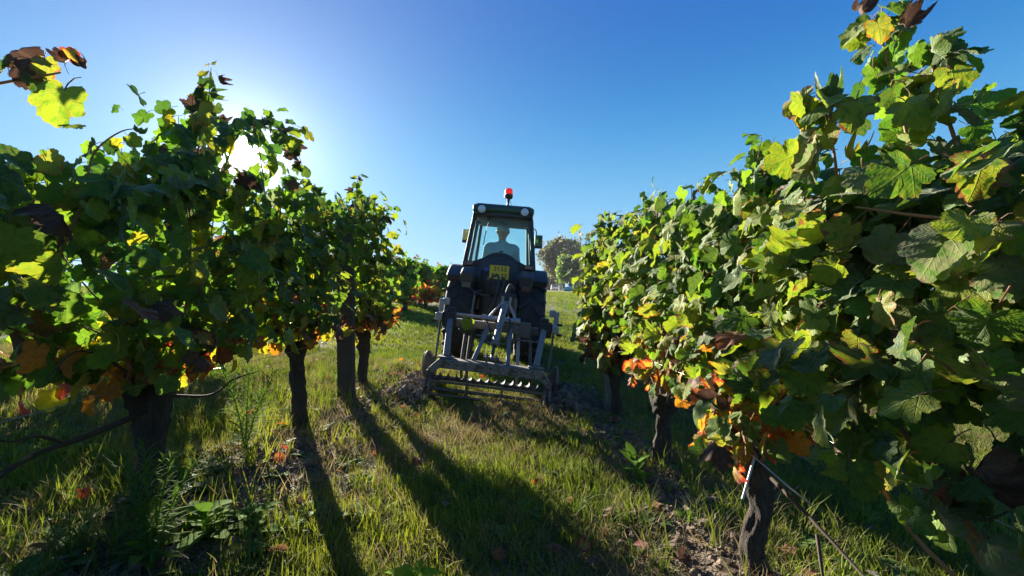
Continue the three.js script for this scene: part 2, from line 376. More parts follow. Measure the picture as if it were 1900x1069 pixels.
{
  const steps = (from, to, s0, grow, s1) => { const a = [from]; let s = s0; while (a[a.length - 1] < to) { a.push(a[a.length - 1] + s); s = Math.min(s1, s * grow); } return a; };
  const half = steps(0, 420, 0.035, 1.0, 1).slice(0, 72); let last = half[half.length - 1], s = 0.035; while (last < 420) { s *= 1.09; last += s; half.push(last); }
  const xs = [...half.slice(1).map((v) => -v).reverse(), ...half];
  const zs = []; { let d = -2.2, st = 0.25; while (d < 0.3) { zs.push(d); d += 0.12; } while (d < 5.5) { zs.push(d); d += 0.03; } st = 0.03; while (d < 480) { zs.push(d); st *= 1.035; d += st; } zs.unshift(-3, -5, -9, -18, -40); zs.sort((a, b) => a - b); }
  const pos = [], col = [], uv = [], idx = [], W = xs.length;
  for (const d of zs) for (const x of xs) {
    const z = -d, b = bare(x, z), st = straw(x, z);
    let y = groundY(x, z);
    if (d < 9) y += b * (0.03 * Math.abs(fbm(x * 9, z * 9, 6, 3)) + 0.028 * Math.max(0, noise(x * 22, z * 22, 5)));
    pos.push(x, y, z); uv.push(x, z);
    const g = 0.75 + 0.5 * fbm(x * 1.7, z * 1.7, 12, 3);
    const green = [0.075 * g, 0.098 * g, 0.022 * g], dry = [0.22 * g, 0.185 * g, 0.075 * g], soil = [0.145 * g, 0.108 * g, 0.075 * g];
    const far = smooth(25, 70, d);
    for (let c = 0; c < 3; c++) { let v = green[c] + (dry[c] - green[c]) * clamp01(st * 0.75 + far * 0.25); v += (soil[c] - v) * b; col.push(v); }
  }
  for (let j = 0; j < zs.length - 1; j++) for (let i = 0; i < W - 1; i++) { const a = j * W + i, c = a + W; idx.push(a, a + 1, c, a + 1, c + 1, c); }
  const g = new THREE.BufferGeometry();
  g.setAttribute('position', new THREE.Float32BufferAttribute(pos, 3));
  g.setAttribute('color', new THREE.Float32BufferAttribute(col, 3));
  g.setAttribute('uv', new THREE.Float32BufferAttribute(uv, 2));
  g.setIndex(idx); g.computeVertexNormals();
  const map = texture(512, (u, v) => { const n = 0.8 + 0.55 * wrapNoise(u, v, 14, 3) + 0.5 * wrapNoise(u, v, 43, 4) + 0.35 * wrapNoise(u, v, 110, 5); return [n * 0.95, n * 0.93, n * 0.9]; });
  const bump = texture(512, (u, v) => 0.5 + 0.35 * wrapNoise(u, v, 30, 7) + 0.3 * wrapNoise(u, v, 80, 9) + 0.2 * wrapNoise(u, v, 150, 1), { color: false });
  for (const t of [map, bump]) t.repeat.set(0.9, 0.9);
  const ground = top('ground', g, std(1, 1, 1, 0.95, 0, { vertexColors: true, map, bumpMap: bump, bumpScale: 0.03 }), 'grassy vineyard ground with bare soil under the vines', null, null, 'structure');
  ground.castShadow = false;
}

// ---------------------------------------------------------------- grass
function tuftGeometry(seed, blades, h, spread, w) {
  const r = rng(seed), pos = [], idx = [], nor = [];
  for (let b = 0; b < blades; b++) {
    const a = r() * 6.283, lean = r.range(0.15, 1.0), H = h * r.range(0.5, 1.1), bx = r.sym(spread), bz = r.sym(spread), ww = w * r.range(0.6, 1.2), s = pos.length / 3;
    const dx = Math.cos(a), dz = Math.sin(a), px = -dz, pz = dx;
    for (let k = 0; k <= 3; k++) {
      const t = k / 3, out = lean * H * t * t * 0.8, y = H * t * (1 - 0.25 * lean * t), q = ww * (1 - t ** 1.6) + 0.0002;
      for (const e of [-1, 1]) { pos.push(bx + dx * out + px * q * e, y - 0.01, bz + dz * out + pz * q * e); nor.push(dx * -0.5 + px * e * 0.3, 0.8, dz * -0.5 + pz * e * 0.3); }
    }
    for (let k = 0; k < 3; k++) { const i = s + k * 2; idx.push(i, i + 1, i + 2, i + 1, i + 3, i + 2); }
  }
  const g = new THREE.BufferGeometry();
  g.setAttribute('position', new THREE.Float32BufferAttribute(pos, 3));
  g.setIndex(idx); g.computeVertexNormals();
  return g;
}
const grassMaterial = new THREE.MeshPhysicalMaterial({ color: 0xffffff, roughness: 0.85, transmission: 0.5, thickness: 0, side: THREE.DoubleSide, specularIntensity: 0.3 });
function scatter(name, label, geometry, material, places) {                  // places: [x, y, z, scale, turn, tilt, r, g, b]
  const mesh = new THREE.InstancedMesh(geometry, material, places.length);
  mesh.name = numbered(name); shadowed(mesh);
  const m = new THREE.Matrix4(), q = new THREE.Quaternion(), c = new THREE.Color();
  places.forEach(([x, y, z, s, turn, tilt, cr, cg, cb], i) => {
    q.setFromEuler(new THREE.Euler(tilt, turn, tilt * 0.6, 'YXZ'));
    mesh.setMatrixAt(i, m.compose(V(x, y, z), q, typeof s === 'number' ? V(s, s, s) : V(...s)));
    mesh.setColorAt(i, c.setRGB(cr, cg, cb));
  });
  scene.add(mesh);
  return tag(mesh, label, null, null, 'stuff');
}
{
  const r = rng(77), shortG = [], longG = [], dry = [], clods = [], farG = [];
  const inView = (x, d, m = 0.6) => Math.abs(x) < d * 1.24 + m;
  const tone = (x, z) => { const k = 0.75 + 0.7 * fbm(x * 1.1, z * 1.1, 4, 3) + r.sym(0.2), y = clamp01(0.45 + fbm(x * 0.6, z * 0.6, 8, 3) * 1.3 + r.sym(0.3)); return [(0.145 + 0.18 * y) * k, (0.235 + 0.12 * y) * k, (0.018 + 0.008 * y) * k]; };
  const wheel = (x, d) => d > 5.2 && d < 8.5 && Math.abs(x + 0.19) < 0.75 ? 0.35 : 1;
  const strew = (d0, d1, xm, per, f) => {
    const n = Math.round((d1 - d0) * 2 * xm * per);
    for (let i = 0; i < n; i++) { const d = r.range(d0, d1), x = r.sym(xm); if (inView(x, d)) f(x, d, -d); }
  };
  strew(0.55, 3, 4.2, 1500, (x, d, z) => { const b = bare(x, z), st = straw(x, z); if (r() < (1 - b) * (1.0 - st * 0.95)) shortG.push([x, groundY(x, z), z, r.range(0.5, 1.25), r() * 6.28, r.sym(0.25), ...tone(x, z)]); });
  strew(3, 6.2, 7, 900, (x, d, z) => { const b = bare(x, z), st = straw(x, z); if (r() < (1 - b) * (1.05 - st * 0.8) * wheel(x, d)) shortG.push([x, groundY(x, z), z, r.range(0.55, 1.2), r() * 6.28, r.sym(0.25), ...tone(x, z)]); });
  strew(6.2, 15, 17, 170, (x, d, z) => { if (r() < 1.1 - straw(x, z) * 0.7) farG.push([x, groundY(x, z), z, r.range(0.7, 1.2), r() * 6.28, r.sym(0.2), ...tone(x, z).map((v) => v * 1.1)]); });
  strew(15, 60, 40, 16, (x, d, z) => { if (r() < 1.1 - straw(x, z) * 0.7) farG.push([x, groundY(x, z), z, r.range(1.1, 2.2), r() * 6.28, r.sym(0.2), ...tone(x, z).map((v) => v * 1.15)]); });
  strew(0.7, 5.2, 5, 75, (x, d, z) => { const row = Math.min(Math.abs(x - LEFT_ROW), Math.abs(x - RIGHT_ROW)); const p = 0.12 * smooth(-0.1, 0.35, fbm(x * 1.4, z * 1.4, 21, 2)) + 0.1 + 0.75 * Math.exp(-((row / 0.4) ** 2)) + (x < LEFT_ROW ? 0.5 : 0); if (r() < p * (1 - 0.6 * bare(x, z))) longG.push([x, groundY(x, z), z, r.range(0.5, 1.15) * (x > 0.5 || x < -1 ? 1.05 : 0.65), r() * 6.28, r.sym(0.3), ...tone(x, z)]); });
  strew(0.55, 5.5, 6, 900, (x, d, z) => { const st = straw(x, z), b = bare(x, z); if (r() < 0.06 + st * 0.6 * (1 - b * 0.6)) { const k = r.range(0.6, 1.3); dry.push([x, groundY(x, z) + 0.005, z, r.range(0.5, 1.15), r() * 6.28, r.sym(0.7), 0.29 * k, 0.215 * k, 0.095 * k]); } });
  strew(0.6, 5.4, 3, 1900, (x, d, z) => { const b = bare(x, z); if (r() < b * b * 0.95) { const k = r.range(0.7, 1.25), s = 0.004 + 0.017 * r() ** 4; clods.push([x, groundY(x, z) + s * 0.4, z, [s * r.range(0.8, 1.5), s * r.range(0.6, 1), s * r.range(0.8, 1.4)], r() * 6.28, r() * 3, 0.15 * k, 0.112 * k, 0.078 * k]); } });
  for (let i = 0; i < 1300; i++) {                                             // soil heaped up on both sides of the roller
    const right = r() < 0.55, x = right ? r.range(0.36, 0.72) : r.range(-1.15, -0.78), d = r.range(3.75, 4.75), k = right ? r.range(0.6, 1.1) : r.range(1.0, 1.6), s = 0.008 + 0.026 * r() ** 3;
    const hump = Math.exp(-(((x - (right ? 0.5 : -0.95)) / 0.16) ** 2)) * 0.1;
    clods.push([x, groundY(x, -d) + r() * hump, -d, [s * r.range(0.8, 1.6), s * r.range(0.6, 1), s * r.range(0.8, 1.4)], r() * 6.28, r() * 3, 0.15 * k, 0.118 * k, 0.085 * k]);
  }
  const cover = [], litter = [];
  strew(0.6, 5.2, 5, 110, (x, d, z) => { const row = Math.min(Math.abs(x - LEFT_ROW), Math.abs(x - RIGHT_ROW)), p = 0.1 + 0.75 * Math.exp(-((row / 0.5) ** 2)) + (x < LEFT_ROW ? 0.5 : 0), k = r.range(0.7, 1.3); if (r() < p * clamp01(0.5 + 2 * fbm(x * 2, z * 2, 17, 2))) cover.push([x, groundY(x, z) + 0.005, z, r.range(0.03, 0.085), r() * 6.28, r.sym(0.25), 0.10 * k, 0.20 * k, 0.02 * k]); });
  strew(0.6, 5.6, 3.2, 26, (x, d, z) => { const row = Math.min(Math.abs(x - LEFT_ROW), Math.abs(x - RIGHT_ROW)); if (r() < 0.12 + Math.exp(-((row / 0.4) ** 2))) { const t = TINT[r.pick(['brown', 'brown', 'brown', 'orange', 'red'])], k = r.range(0.5, 1.1); litter.push([x, groundY(x, z) + r.range(0.012, 0.05), z, r.range(0.025, 0.055), r() * 6.28, -1.3 + r.sym(0.6), t[0] * k, t[1] * k, t[2] * k]); } });
  const half = (a, k) => a.filter((_, i) => i % 2 === k);
  scatter('grass', 'short green grass covering the aisle between the vine rows', tuftGeometry(1, 9, 0.075, 0.028, 0.0021), grassMaterial, half(shortG, 0));
  scatter('grass', 'short green grass of the aisle in looser tufts', tuftGeometry(5, 8, 0.098, 0.035, 0.0025), grassMaterial, half(shortG, 1));
  scatter('grass', 'sunlit grass on the headland and slope beyond the rows', tuftGeometry(2, 16, 0.085, 0.09, 0.0042), grassMaterial, farG);
  scatter('grass', 'long grass blades standing under the vines', tuftGeometry(3, 10, 0.19, 0.03, 0.003), grassMaterial, longG);
  scatter('dry_grass', 'dry straw lying among the green grass', tuftGeometry(4, 8, 0.11, 0.04, 0.0016), grassMaterial, dry);
  { const list = [], q = rng(8); for (let i = 0; i < 9; i++) { const g = bladeLeaf(60 + i, q.range(0.22, 0.36), q.range(0.2, 0.6)), a = i * 2.4; g.applyQuaternion(turnTo(V(-Math.cos(a) * 0.6, 1, -Math.sin(a) * 0.6), V(Math.cos(a), q.range(0.3, 1.0), Math.sin(a)))); list.push(g); }
    scatter('undergrowth', 'low broadleaf weeds growing in patches under and beside the vines', mergeGeometries(list), grassMaterial, cover); }
  scatter('litter', 'small dead vine leaves scattered over the soil under the vines', LEAF_FAR, NEUTRAL, litter);
  const clod = new THREE.IcosahedronGeometry(1, 1); { const jit = rng(5); const p = clod.attributes.position; for (let i = 0; i < p.count; i++) { const k = 1 + 0.75 * noise(p.getX(i) * 1.9 + 3.3, p.getY(i) * 1.9, p.getZ(i) * 1.9); p.setXYZ(i, p.getX(i) * k, p.getY(i) * k, p.getZ(i) * k); } }
  scatter('dirt', 'loose crumbs of brown soil under the vines and beside the roller', clod, std(1, 1, 1, 0.97, 0, { flatShading: true }), clods);
}
// ---------------------------------------------------------------- the two rows of vines beside the aisle
const topLeft = curveOf([[0, 1.2], [1.17, 1.22], [1.3, 1.3], [1.48, 1.36], [1.7, 1.5], [1.85, 1.7], [1.98, 1.8], [2.22, 1.78], [2.4, 1.56], [2.5, 1.46], [2.84, 1.5], [3.2, 1.58], [3.46, 1.78], [3.69, 1.86], [4.43, 1.8], [4.8, 1.6]]);
const topRight = curveOf([[0, 1.2], [0.6, 1.24], [0.7, 1.32], [0.81, 1.46], [0.95, 1.5], [1.02, 1.44], [1.1, 1.34], [1.18, 1.29], [1.33, 1.52], [1.5, 1.51], [1.9, 1.52], [2.43, 1.61], [3.0, 1.61], [4.5, 1.58]]);
const tmpQ = new THREE.Quaternion();
function hueOf(r, h, autumn) {                                                // h: 0 at the bottom of the canopy, 1 at its top
  const low = smooth(0.46, 0.0, h) * autumn, x = r();
  if (x < 0.05 * low) return 'red';
  if (x < 0.24 * low) return 'orange';
  if (x < 0.44 * low + 0.02) return 'yellow';
  if (x < 0.52 * low + 0.035) return 'brown';
  const y = r();
  return y < 0.2 ? 'dark' : y < 0.52 ? 'green' : y < 0.82 ? 'light' : y < 0.87 ? 'pale' : y < 0.975 ? 'edged' : 'yellow';
}
function makeVine({ label, x, d, seed, side, trunk, headR, canes: nCanes, leaves: nLeaves, skyline, autumn = 1, shoots = [], extraCanes = [], zSpan = 0.6, low = 0.34, hideSun = false, size = 1, thick = 0.2, fixed = [] }) {
  const r = rng(seed), base = groundY(x, -d), root = thing('grapevine', label, 'grapevine', [x, base, -d], 'grapevines along the aisle');
  // trunk: knobbly, widening to the head
  const tp = sampled(trunk.map(([a, b, c]) => V(a, b, c)), 34), T = trunk[trunk.length - 1], rr = tp.map((_, i) => { const t = i / 34; return headR * (0.82 + 0.35 * (1 - t) ** 4 + 0.45 * smooth(0.6, 0.92, t)) * (t > 0.96 ? 0.8 : 1); });
  part('trunk', limb(tp, rr, 26, 0.45, seed * 1.7), M.bark, root);
  const knob = new Build();
  for (let k = 0; k < 5; k++) { const g = new THREE.IcosahedronGeometry(headR * r.range(0.45, 0.75), 3); knob.add(g, [T[0] + r.sym(headR * 0.8), T[1] - r.range(0.0, 0.09), T[2] + r.sym(headR * 1.1)], [r() * 3, r() * 3, 0], [1, r.range(0.9, 1.5), 1]); }
  { const g = knob.geo(), p = g.attributes.position, nn = g.attributes.normal; for (let i = 0; i < p.count; i++) { const k = 0.3 * headR * noise(p.getX(i) * 30 + seed, p.getY(i) * 30, p.getZ(i) * 30); p.setXYZ(i, p.getX(i) + nn.getX(i) * k, p.getY(i) + nn.getY(i) * k, p.getZ(i) + nn.getZ(i) * k); } g.computeVertexNormals(); part('head', g, M.bark, root); }
  const paths = [];
  const addCane = (pts, r0, mat) => { const p = sampled(pts, 22); part('cane', limb(p, p.map((_, i) => r0 * (1 - 0.72 * i / 22)), 7, 0.08, seed + paths.length), mat, root); return p; };
  for (let k = 0; k < nCanes; k++) {
    const t = (k + 0.5) / nCanes * 2 - 1, zEnd = (t * zSpan + r.sym(0.1)), dz = d - zEnd, y1 = skyline(dz) + r.range(-0.14, 0.03);
    const xs = r.sym(thick * 0.8), s = V(T[0] + r.sym(0.04), T[1] + r.range(-0.03, 0.06), T[2] + t * 0.12);
    const p = [s, V(xs * 0.6 + r.sym(0.05), T[1] + 0.22 + r.sym(0.06), T[2] + zEnd * 0.5 + r.sym(0.05)), V(xs + r.sym(0.06), T[1] + (y1 - T[1]) * 0.6, zEnd * 0.9 + r.sym(0.07)), V(xs * 0.9 + r.sym(0.08), y1 - 0.02, zEnd + r.sym(0.07))];
    if (r() < 0.35) p.push(V(xs * 1.5 + r.sym(0.15), y1 - 0.1 - r() * 0.1, zEnd + r.sym(0.16)));
    paths.push({ p: addCane(p, r.range(0.0042, 0.0062), M.cane), w: 1 });
  }
  for (const s of shoots) paths.push({ p: addCane(s.points.map(([a, b, c]) => V(a, b, c)), s.r || 0.0045, s.mat || M.cane), w: 0, n: s.n, hue: s.hue, size: s.size, out: s.out, spread: s.spread || 0 });
  for (const e of extraCanes) addCane(e.points.map(([a, b, c]) => V(a, b, c)), e.r, M.oldCane);
  // leaves
  const list = [], eye = V(0, 1, 0).sub(root.position), sunDir = SUN_DIR;
  const grow = (node, out, h, s, hue, free) => {
    s *= free ? 0.85 : 0.70;
    const n = V(out.x * r.range(0.4, 1.1) + r.gauss() * 0.6, r.range(-0.35, 1.0), out.z * 0.5 + r.gauss() * 0.75).normalize();
    const tip = V(out.x * 0.5 + r.gauss() * 0.7, -0.7 + r.sym(0.5), r.gauss() * 0.9 + out.z * 0.3);
    const q = turnTo(n, tip), pos = node.clone().sub(PETIOLE_END.clone().multiplyScalar(s).applyQuaternion(q));
    const mid = pos.clone().add(V(0, 0.35 * s, 0).applyQuaternion(q)), to = mid.clone().sub(eye), dist = to.length();
    if (dist < 0.62 || (!free && mid.y > skyline(d - mid.z) + 0.08)) return;
    if (hideSun && to.clone().normalize().angleTo(sunDir) < 0.020 + 0.33 * s / dist) return;
    const curled = hue === 'brown' ? 0.85 : hue === 'orange' || hue === 'red' ? 0.3 : 0.13;
    list.push({ pos, q, s, hue, curled: r() < curled, score: s / dist * (0.35 + smooth(-0.1, 0.28, mid.x * side)) * (free ? 2.5 : 1) });
  };
  for (const c of paths.filter((c) => !c.w)) for (let i = 0; i < c.n; i++) {
    const t = (i + 0.6) / c.n, k = Math.min(21, Math.floor(t * 22)), node = c.p[k].clone().lerp(c.p[k + 1], t * 22 - k), a = (i % 2 ? 1 : -1);
    if (c.spread) node.add(V(r.sym(c.spread), r.sym(c.spread * 0.5), r.sym(c.spread)).multiplyScalar(1 - 0.85 * t));
    const o = c.out ? V(...c.out).multiplyScalar(1).add(V(r.sym(0.4), 0, a * 0.8)) : V(r.sym(0.7), 0, a * 0.8);
    grow(node, o.normalize(), 0.9, (c.size || 0.1) * r.range(0.75, 1.15) * (1 - 0.4 * t), Array.isArray(c.hue) ? c.hue[i % c.hue.length] : hueOf(r, 0.95, 0), true);
  }
  const main = paths.filter((c) => c.w);
  for (let i = 0, tries = 0; i < nLeaves && tries < nLeaves * 4; i++, tries++) {
    const c = r.pick(main), t = 0.06 + 0.94 * r() ** 0.82, k = Math.min(21, Math.floor(t * 22)), node = c.p[k].clone().lerp(c.p[k + 1], t * 22 - k);
    const f = r() < 0.72 ? 1 : 0.35;
    node.add(V(r.sym(thick) * f, r.sym(0.07), r.sym(0.13) * f));
    if (node.y > skyline(d - node.z) + 0.07) continue;
    if (node.y < low || r() > smooth(low - 0.1, low + 0.36, node.y) * 1.05) continue;
    const h = clamp01((node.y - 0.42) / 1.1), sx = Math.abs(node.x) < 0.05 ? (r() < 0.5 ? -1 : 1) : Math.sign(node.x);
    grow(node, V(sx, 0, r.sym(0.8)).normalize(), h, size * r.range(0.075, 0.150) * (h > 0.85 ? 0.85 : 1), hueOf(r, h + r.sym(0.08), autumn));
  }
  for (const [X, Y, Z, width, hue, normal, tip] of fixed) {
    const s = width * 0.88;                          // single leaves placed where the photo shows them, in scene metres
    const q = turnTo(V(...normal), V(...tip)), pos = V(X, Y, Z).sub(root.position).sub(V(0, 0.35 * s, 0).applyQuaternion(q));
    list.push({ pos, q, s, hue, curled: hue === 'brown', score: 9 });
  }
  list.sort((a, b) => b.score - a.score);
  const own = list.slice(0, 298), rest = list.slice(298);
  for (const l of own) {
    const m = part('leaf', l.curled ? r.pick(CURLED) : r.pick(LEAF), LT[l.hue], root);
    m.position.copy(l.pos); m.quaternion.copy(l.q); m.scale.setScalar(l.s);
    if (r() < 0.4) m.scale.x *= r.range(0.8, 1.1);
  }
  if (rest.length) {
    const mesh = new THREE.InstancedMesh(LEAF_MID, NEUTRAL, rest.length), m = new THREE.Matrix4(), col = new THREE.Color();
    mesh.name = 'foliage'; mesh.userData.kind = 'stuff'; shadowed(mesh);
    rest.forEach((l, i) => { mesh.setMatrixAt(i, m.compose(l.pos, l.q, V(l.s, l.s, l.s))); const k = r.range(0.75, 1.2), t = TINT[l.hue]; mesh.setColorAt(i, col.setRGB(t[0] * k, t[1] * k, t[2] * k)); });
    root.add(mesh);
  }
  return root;
}
const LX = LEFT_ROW, RX = RIGHT_ROW;
const seen = (px, py, d) => [(px - 950) / 797 * d, 1 + (548 - py) / 797 * d, -d];   // a point d metres ahead
const straight = (h, lean = 0, bend = 0, zl = 0) => [[0, -0.06, 0], [bend * 0.6, h * 0.3, 0.01], [bend, h * 0.6, zl * 0.5], [lean, h, zl]];
makeVine({
  label: 'near-end vine of the left row, one long shoot of few leaves high against the sky', x: LX, d: 0.72, seed: 101, side: 1, trunk: straight(0.5, 0.02, -0.02), headR: 0.06, canes: 10, leaves: 700, skyline: topLeft, zSpan: 0.62, low: 0.5, size: 0.82,
  shoots: [
    { points: [[-0.35, 0.85, -0.4], [-0.26, 1.25, -0.43], [-0.1, 1.385, -0.42], [0.06, 1.425, -0.43], [0.2, 1.45, -0.43]], n: 0, r: 0.009 },
    { points: [[0.05, 0.9, -0.55], [0.1, 1.15, -0.6], [0.1, 1.3, -0.63], [0.16, 1.38, -0.66], [0.19, 1.4, -0.69]], n: 6, hue: ['dark', 'light', 'green'], size: 0.075 },
  ],
  fixed: [
    [...seen(104, 185, 1.15), 0.115, 'light', [0.15, 0.1, 1], [-0.25, -1, 0]],
    [...seen(76, 118, 1.15), 0.062, 'yellow', [0.3, 0.1, 1], [0.2, -1, 0.2]],
    [...seen(62, 150, 1.16), 0.055, 'dark', [0.8, 0.2, 0.5], [-0.3, -1, 0]],
    [...seen(18, 92, 1.14), 0.07, 'brown', [0.1, 0.2, 1], [0.3, 1, 0]],
    [...seen(38, 118, 1.14), 0.06, 'brown', [0.5, 0.3, 0.8], [-0.6, -1, 0]],
    [...seen(8, 118, 1.15), 0.06, 'dark', [-0.2, 0.4, 0.8], [-0.5, -1, 0]],
    [...seen(110, 105, 1.15), 0.045, 'brown', [0.4, 0, 1], [-0.2, 1, 0]],
    [...seen(124, 98, 1.15), 0.04, 'orange', [0.8, 0, 0.7], [0.6, 1, 0]],
    [...seen(150, 121, 1.15), 0.045, 'brown', [0.3, 0.3, 1], [1, -0.6, 0]],
    [...seen(129, 231, 1.17), 0.05, 'light', [0.1, 0.9, 0.5], [0.9, 0.1, 0.3]],
    [...seen(12, 330, 1.25), 0.075, 'light', [0.2, 0, 1], [-0.3, -1, 0]],
    [...seen(20, 372, 1.25), 0.08, 'light', [0.4, 0.2, 1], [0.3, -1, 0]],
    [...seen(60, 440, 1.2), 0.09, 'dark', [0.4, 0.3, 0.8], [0.1, -1, 0]],
    [...seen(90, 300, 1.3), 0.075, 'yellow', [0.2, 0.1, 1], [0.6, -0.8, 0]],
  ],
});
makeVine({
  label: 'thick black-trunked vine of the left row, the sun glaring through its tall top', x: LX - 0.03, d: 1.75, seed: 102, side: 1, trunk: [[0.0, -0.06, 0.02], [0.0, 0.16, 0.01], [-0.01, 0.32, 0], [-0.03, 0.50, -0.02]], headR: 0.056, canes: 12, leaves: 1060, skyline: topLeft, hideSun: true, size: 0.84, autumn: 1.7,
  shoots: [
    { points: [[0.0, 1.45, -0.2], [0.02, 1.7, -0.24], [0.03, 1.82, -0.25], [0.05, 1.92, -0.23]], n: 30, spread: 0.06, hue: ['dark', 'dark', 'green', 'light', 'brown', 'yellow'], size: 0.095 },
    { points: [[0.0, 1.5, -0.4], [0.03, 1.75, -0.52], [0.12, 1.8, -0.62], [0.2, 1.72, -0.7], [0.24, 1.6, -0.72]], n: 34, spread: 0.06, hue: ['dark', 'dark', 'brown', 'light'], size: 0.095 },
  ],
  extraCanes: [
    { points: [[-0.05, 0.38, 0.03], [-0.12, 0.34, 0.16], [-0.16, 0.32, 0.3], [-0.2, 0.25, 0.42], [-0.24, 0.2, 0.5]], r: 0.013 },
    { points: [[-0.14, 0.34, 0.22], [-0.1, 0.4, 0.34], [-0.05, 0.42, 0.45], [0, 0.47, 0.56]], r: 0.007 },
    { points: [[-0.16, 0.32, 0.3], [-0.1, 0.33, 0.42], [-0.08, 0.3, 0.55]], r: 0.005 },
    { points: [[0.03, 0.44, -0.05], [0.12, 0.42, -0.16], [0.16, 0.47, -0.25], [0.25, 0.5, -0.3]], r: 0.007 },
    { points: [[-0.02, 0.46, 0.04], [0.04, 0.6, 0.2], [0.05, 0.68, 0.36], [0.1, 0.62, 0.5]], r: 0.006 },
  ],
});
makeVine({
  label: 'grapevine with a slim straight trunk, third in the left row, before the wooden post', x: LX, d: 2.85, seed: 103, side: 1, trunk: [[0.03, -0.06, 0], [0.01, 0.2, 0], [0.0, 0.4, 0], [-0.02, 0.545, -0.02]], headR: 0.047, canes: 11, leaves: 980, skyline: topLeft, size: 0.84, autumn: 1.8, low: 0.46,
  shoots: [{ points: [[0.0, 1.2, 0.25], [0.03, 1.4, 0.3], [0.06, 1.5, 0.3]], n: 8, size: 0.085 }],
});
makeVine({
  label: 'last vine of the left row, behind the square post, its crown beside the tractor', x: LX, d: 4.08, seed: 104, side: 1, trunk: straight(0.52, 0.0, 0.02), headR: 0.05, canes: 12, leaves: 880, skyline: topLeft, size: 0.84, autumn: 1.8, low: 0.42, zSpan: 0.3,
  shoots: [{ points: [[0.05, 1.5, 0.35], [0.08, 1.75, 0.4], [0.1, 1.9, 0.4]], n: 24, spread: 0.06, hue: ['light', 'green', 'dark', 'brown'], size: 0.09 }, { points: [[0.1, 1.4, -0.1], [0.2, 1.6, 0.0], [0.3, 1.62, 0.05]], n: 6, size: 0.085 }],
});
makeVine({
  label: 'near-end vine of the right row with the largest leaves, tall tip against the sky', x: RX, d: 0.66, seed: 201, side: -1, fixed: [
    [...seen(1745, 460, 0.70), 0.088, 'pale', [-0.55, 0.25, 0.8], [-0.55, -0.9, 0]],
    [...seen(1668, 325, 0.76), 0.085, 'green', [-0.5, 0.3, 0.8], [-0.8, -0.5, 0]],
    [...seen(1825, 318, 0.72), 0.08, 'edged', [-0.3, 0.2, 0.9], [-0.3, -1, 0]],
    [...seen(1872, 510, 0.68), 0.075, 'pale', [-0.5, 0.1, 0.8], [0.2, -1, 0]],
    [...seen(1638, 48, 0.93), 0.055, 'yellow', [-0.3, 0.1, 1], [0.2, -1, 0]],
    [...seen(1605, 325, 0.85), 0.065, 'pale', [-0.7, 0.3, 0.6], [0.2, -1, 0]],
    [...seen(1730, 660, 0.78), 0.08, 'light', [-0.5, 0.5, 0.7], [0.4, -1, 0]],
    [...seen(1610, 675, 0.85), 0.085, 'green', [-0.2, 0.9, 0.5], [-1, -0.3, 0]],
    [...seen(1700, 590, 0.8), 0.08, 'pale', [-0.7, 0.1, 0.7], [0, -1, 0]],
    [...seen(1605, 15, 0.95), 0.05, 'brown', [-0.3, 0.1, 1], [0.2, -1, 0]],
    [...seen(1692, 35, 0.92), 0.06, 'brown', [-0.3, 0.1, 1], [0.6, 1, 0]],
    [...seen(1700, 200, 0.86), 0.08, 'light', [-0.5, 0.4, 0.7], [0.4, -1, 0]],
    [...seen(1590, 200, 0.9), 0.075, 'edged', [-0.6, 0.3, 0.7], [-0.2, -1, 0]],
    [...seen(1850, 680, 0.72), 0.08, 'light', [-0.4, 0.4, 0.8], [0.6, -0.8, 0]],
  ], trunk: straight(0.42, 0.02, 0.02), headR: 0.058, canes: 12, leaves: 1950, skyline: topRight, autumn: 0.45, low: 0.64, zSpan: 0.6, size: 0.68, thick: 0.2,
  shoots: [
    { points: [[0.0, 1.2, -0.28], [0.0, 1.5, -0.34], [-0.02, 1.66, -0.36], [-0.03, 1.74, -0.35]], n: 46, spread: 0.1, hue: ['green', 'pale', 'light', 'edged', 'light', 'green', 'dark', 'light', 'green'], size: 0.08 },
    { points: [[0.02, 1.2, -0.18], [0.0, 1.42, -0.23], [-0.01, 1.55, -0.25], [0.0, 1.61, -0.24]], n: 44, spread: 0.1, hue: ['light', 'edged', 'green', 'dark', 'green', 'pale', 'light'], size: 0.08 },
    { points: [[0.0, 1.15, 0.05], [-0.05, 1.17, -0.05], [-0.14, 1.2, -0.14], [-0.22, 1.23, -0.2]], n: 5, r: 0.0065, hue: ['pale', 'edged', 'light'], size: 0.13, out: [-1, 0, 0.4] },
  ],
});
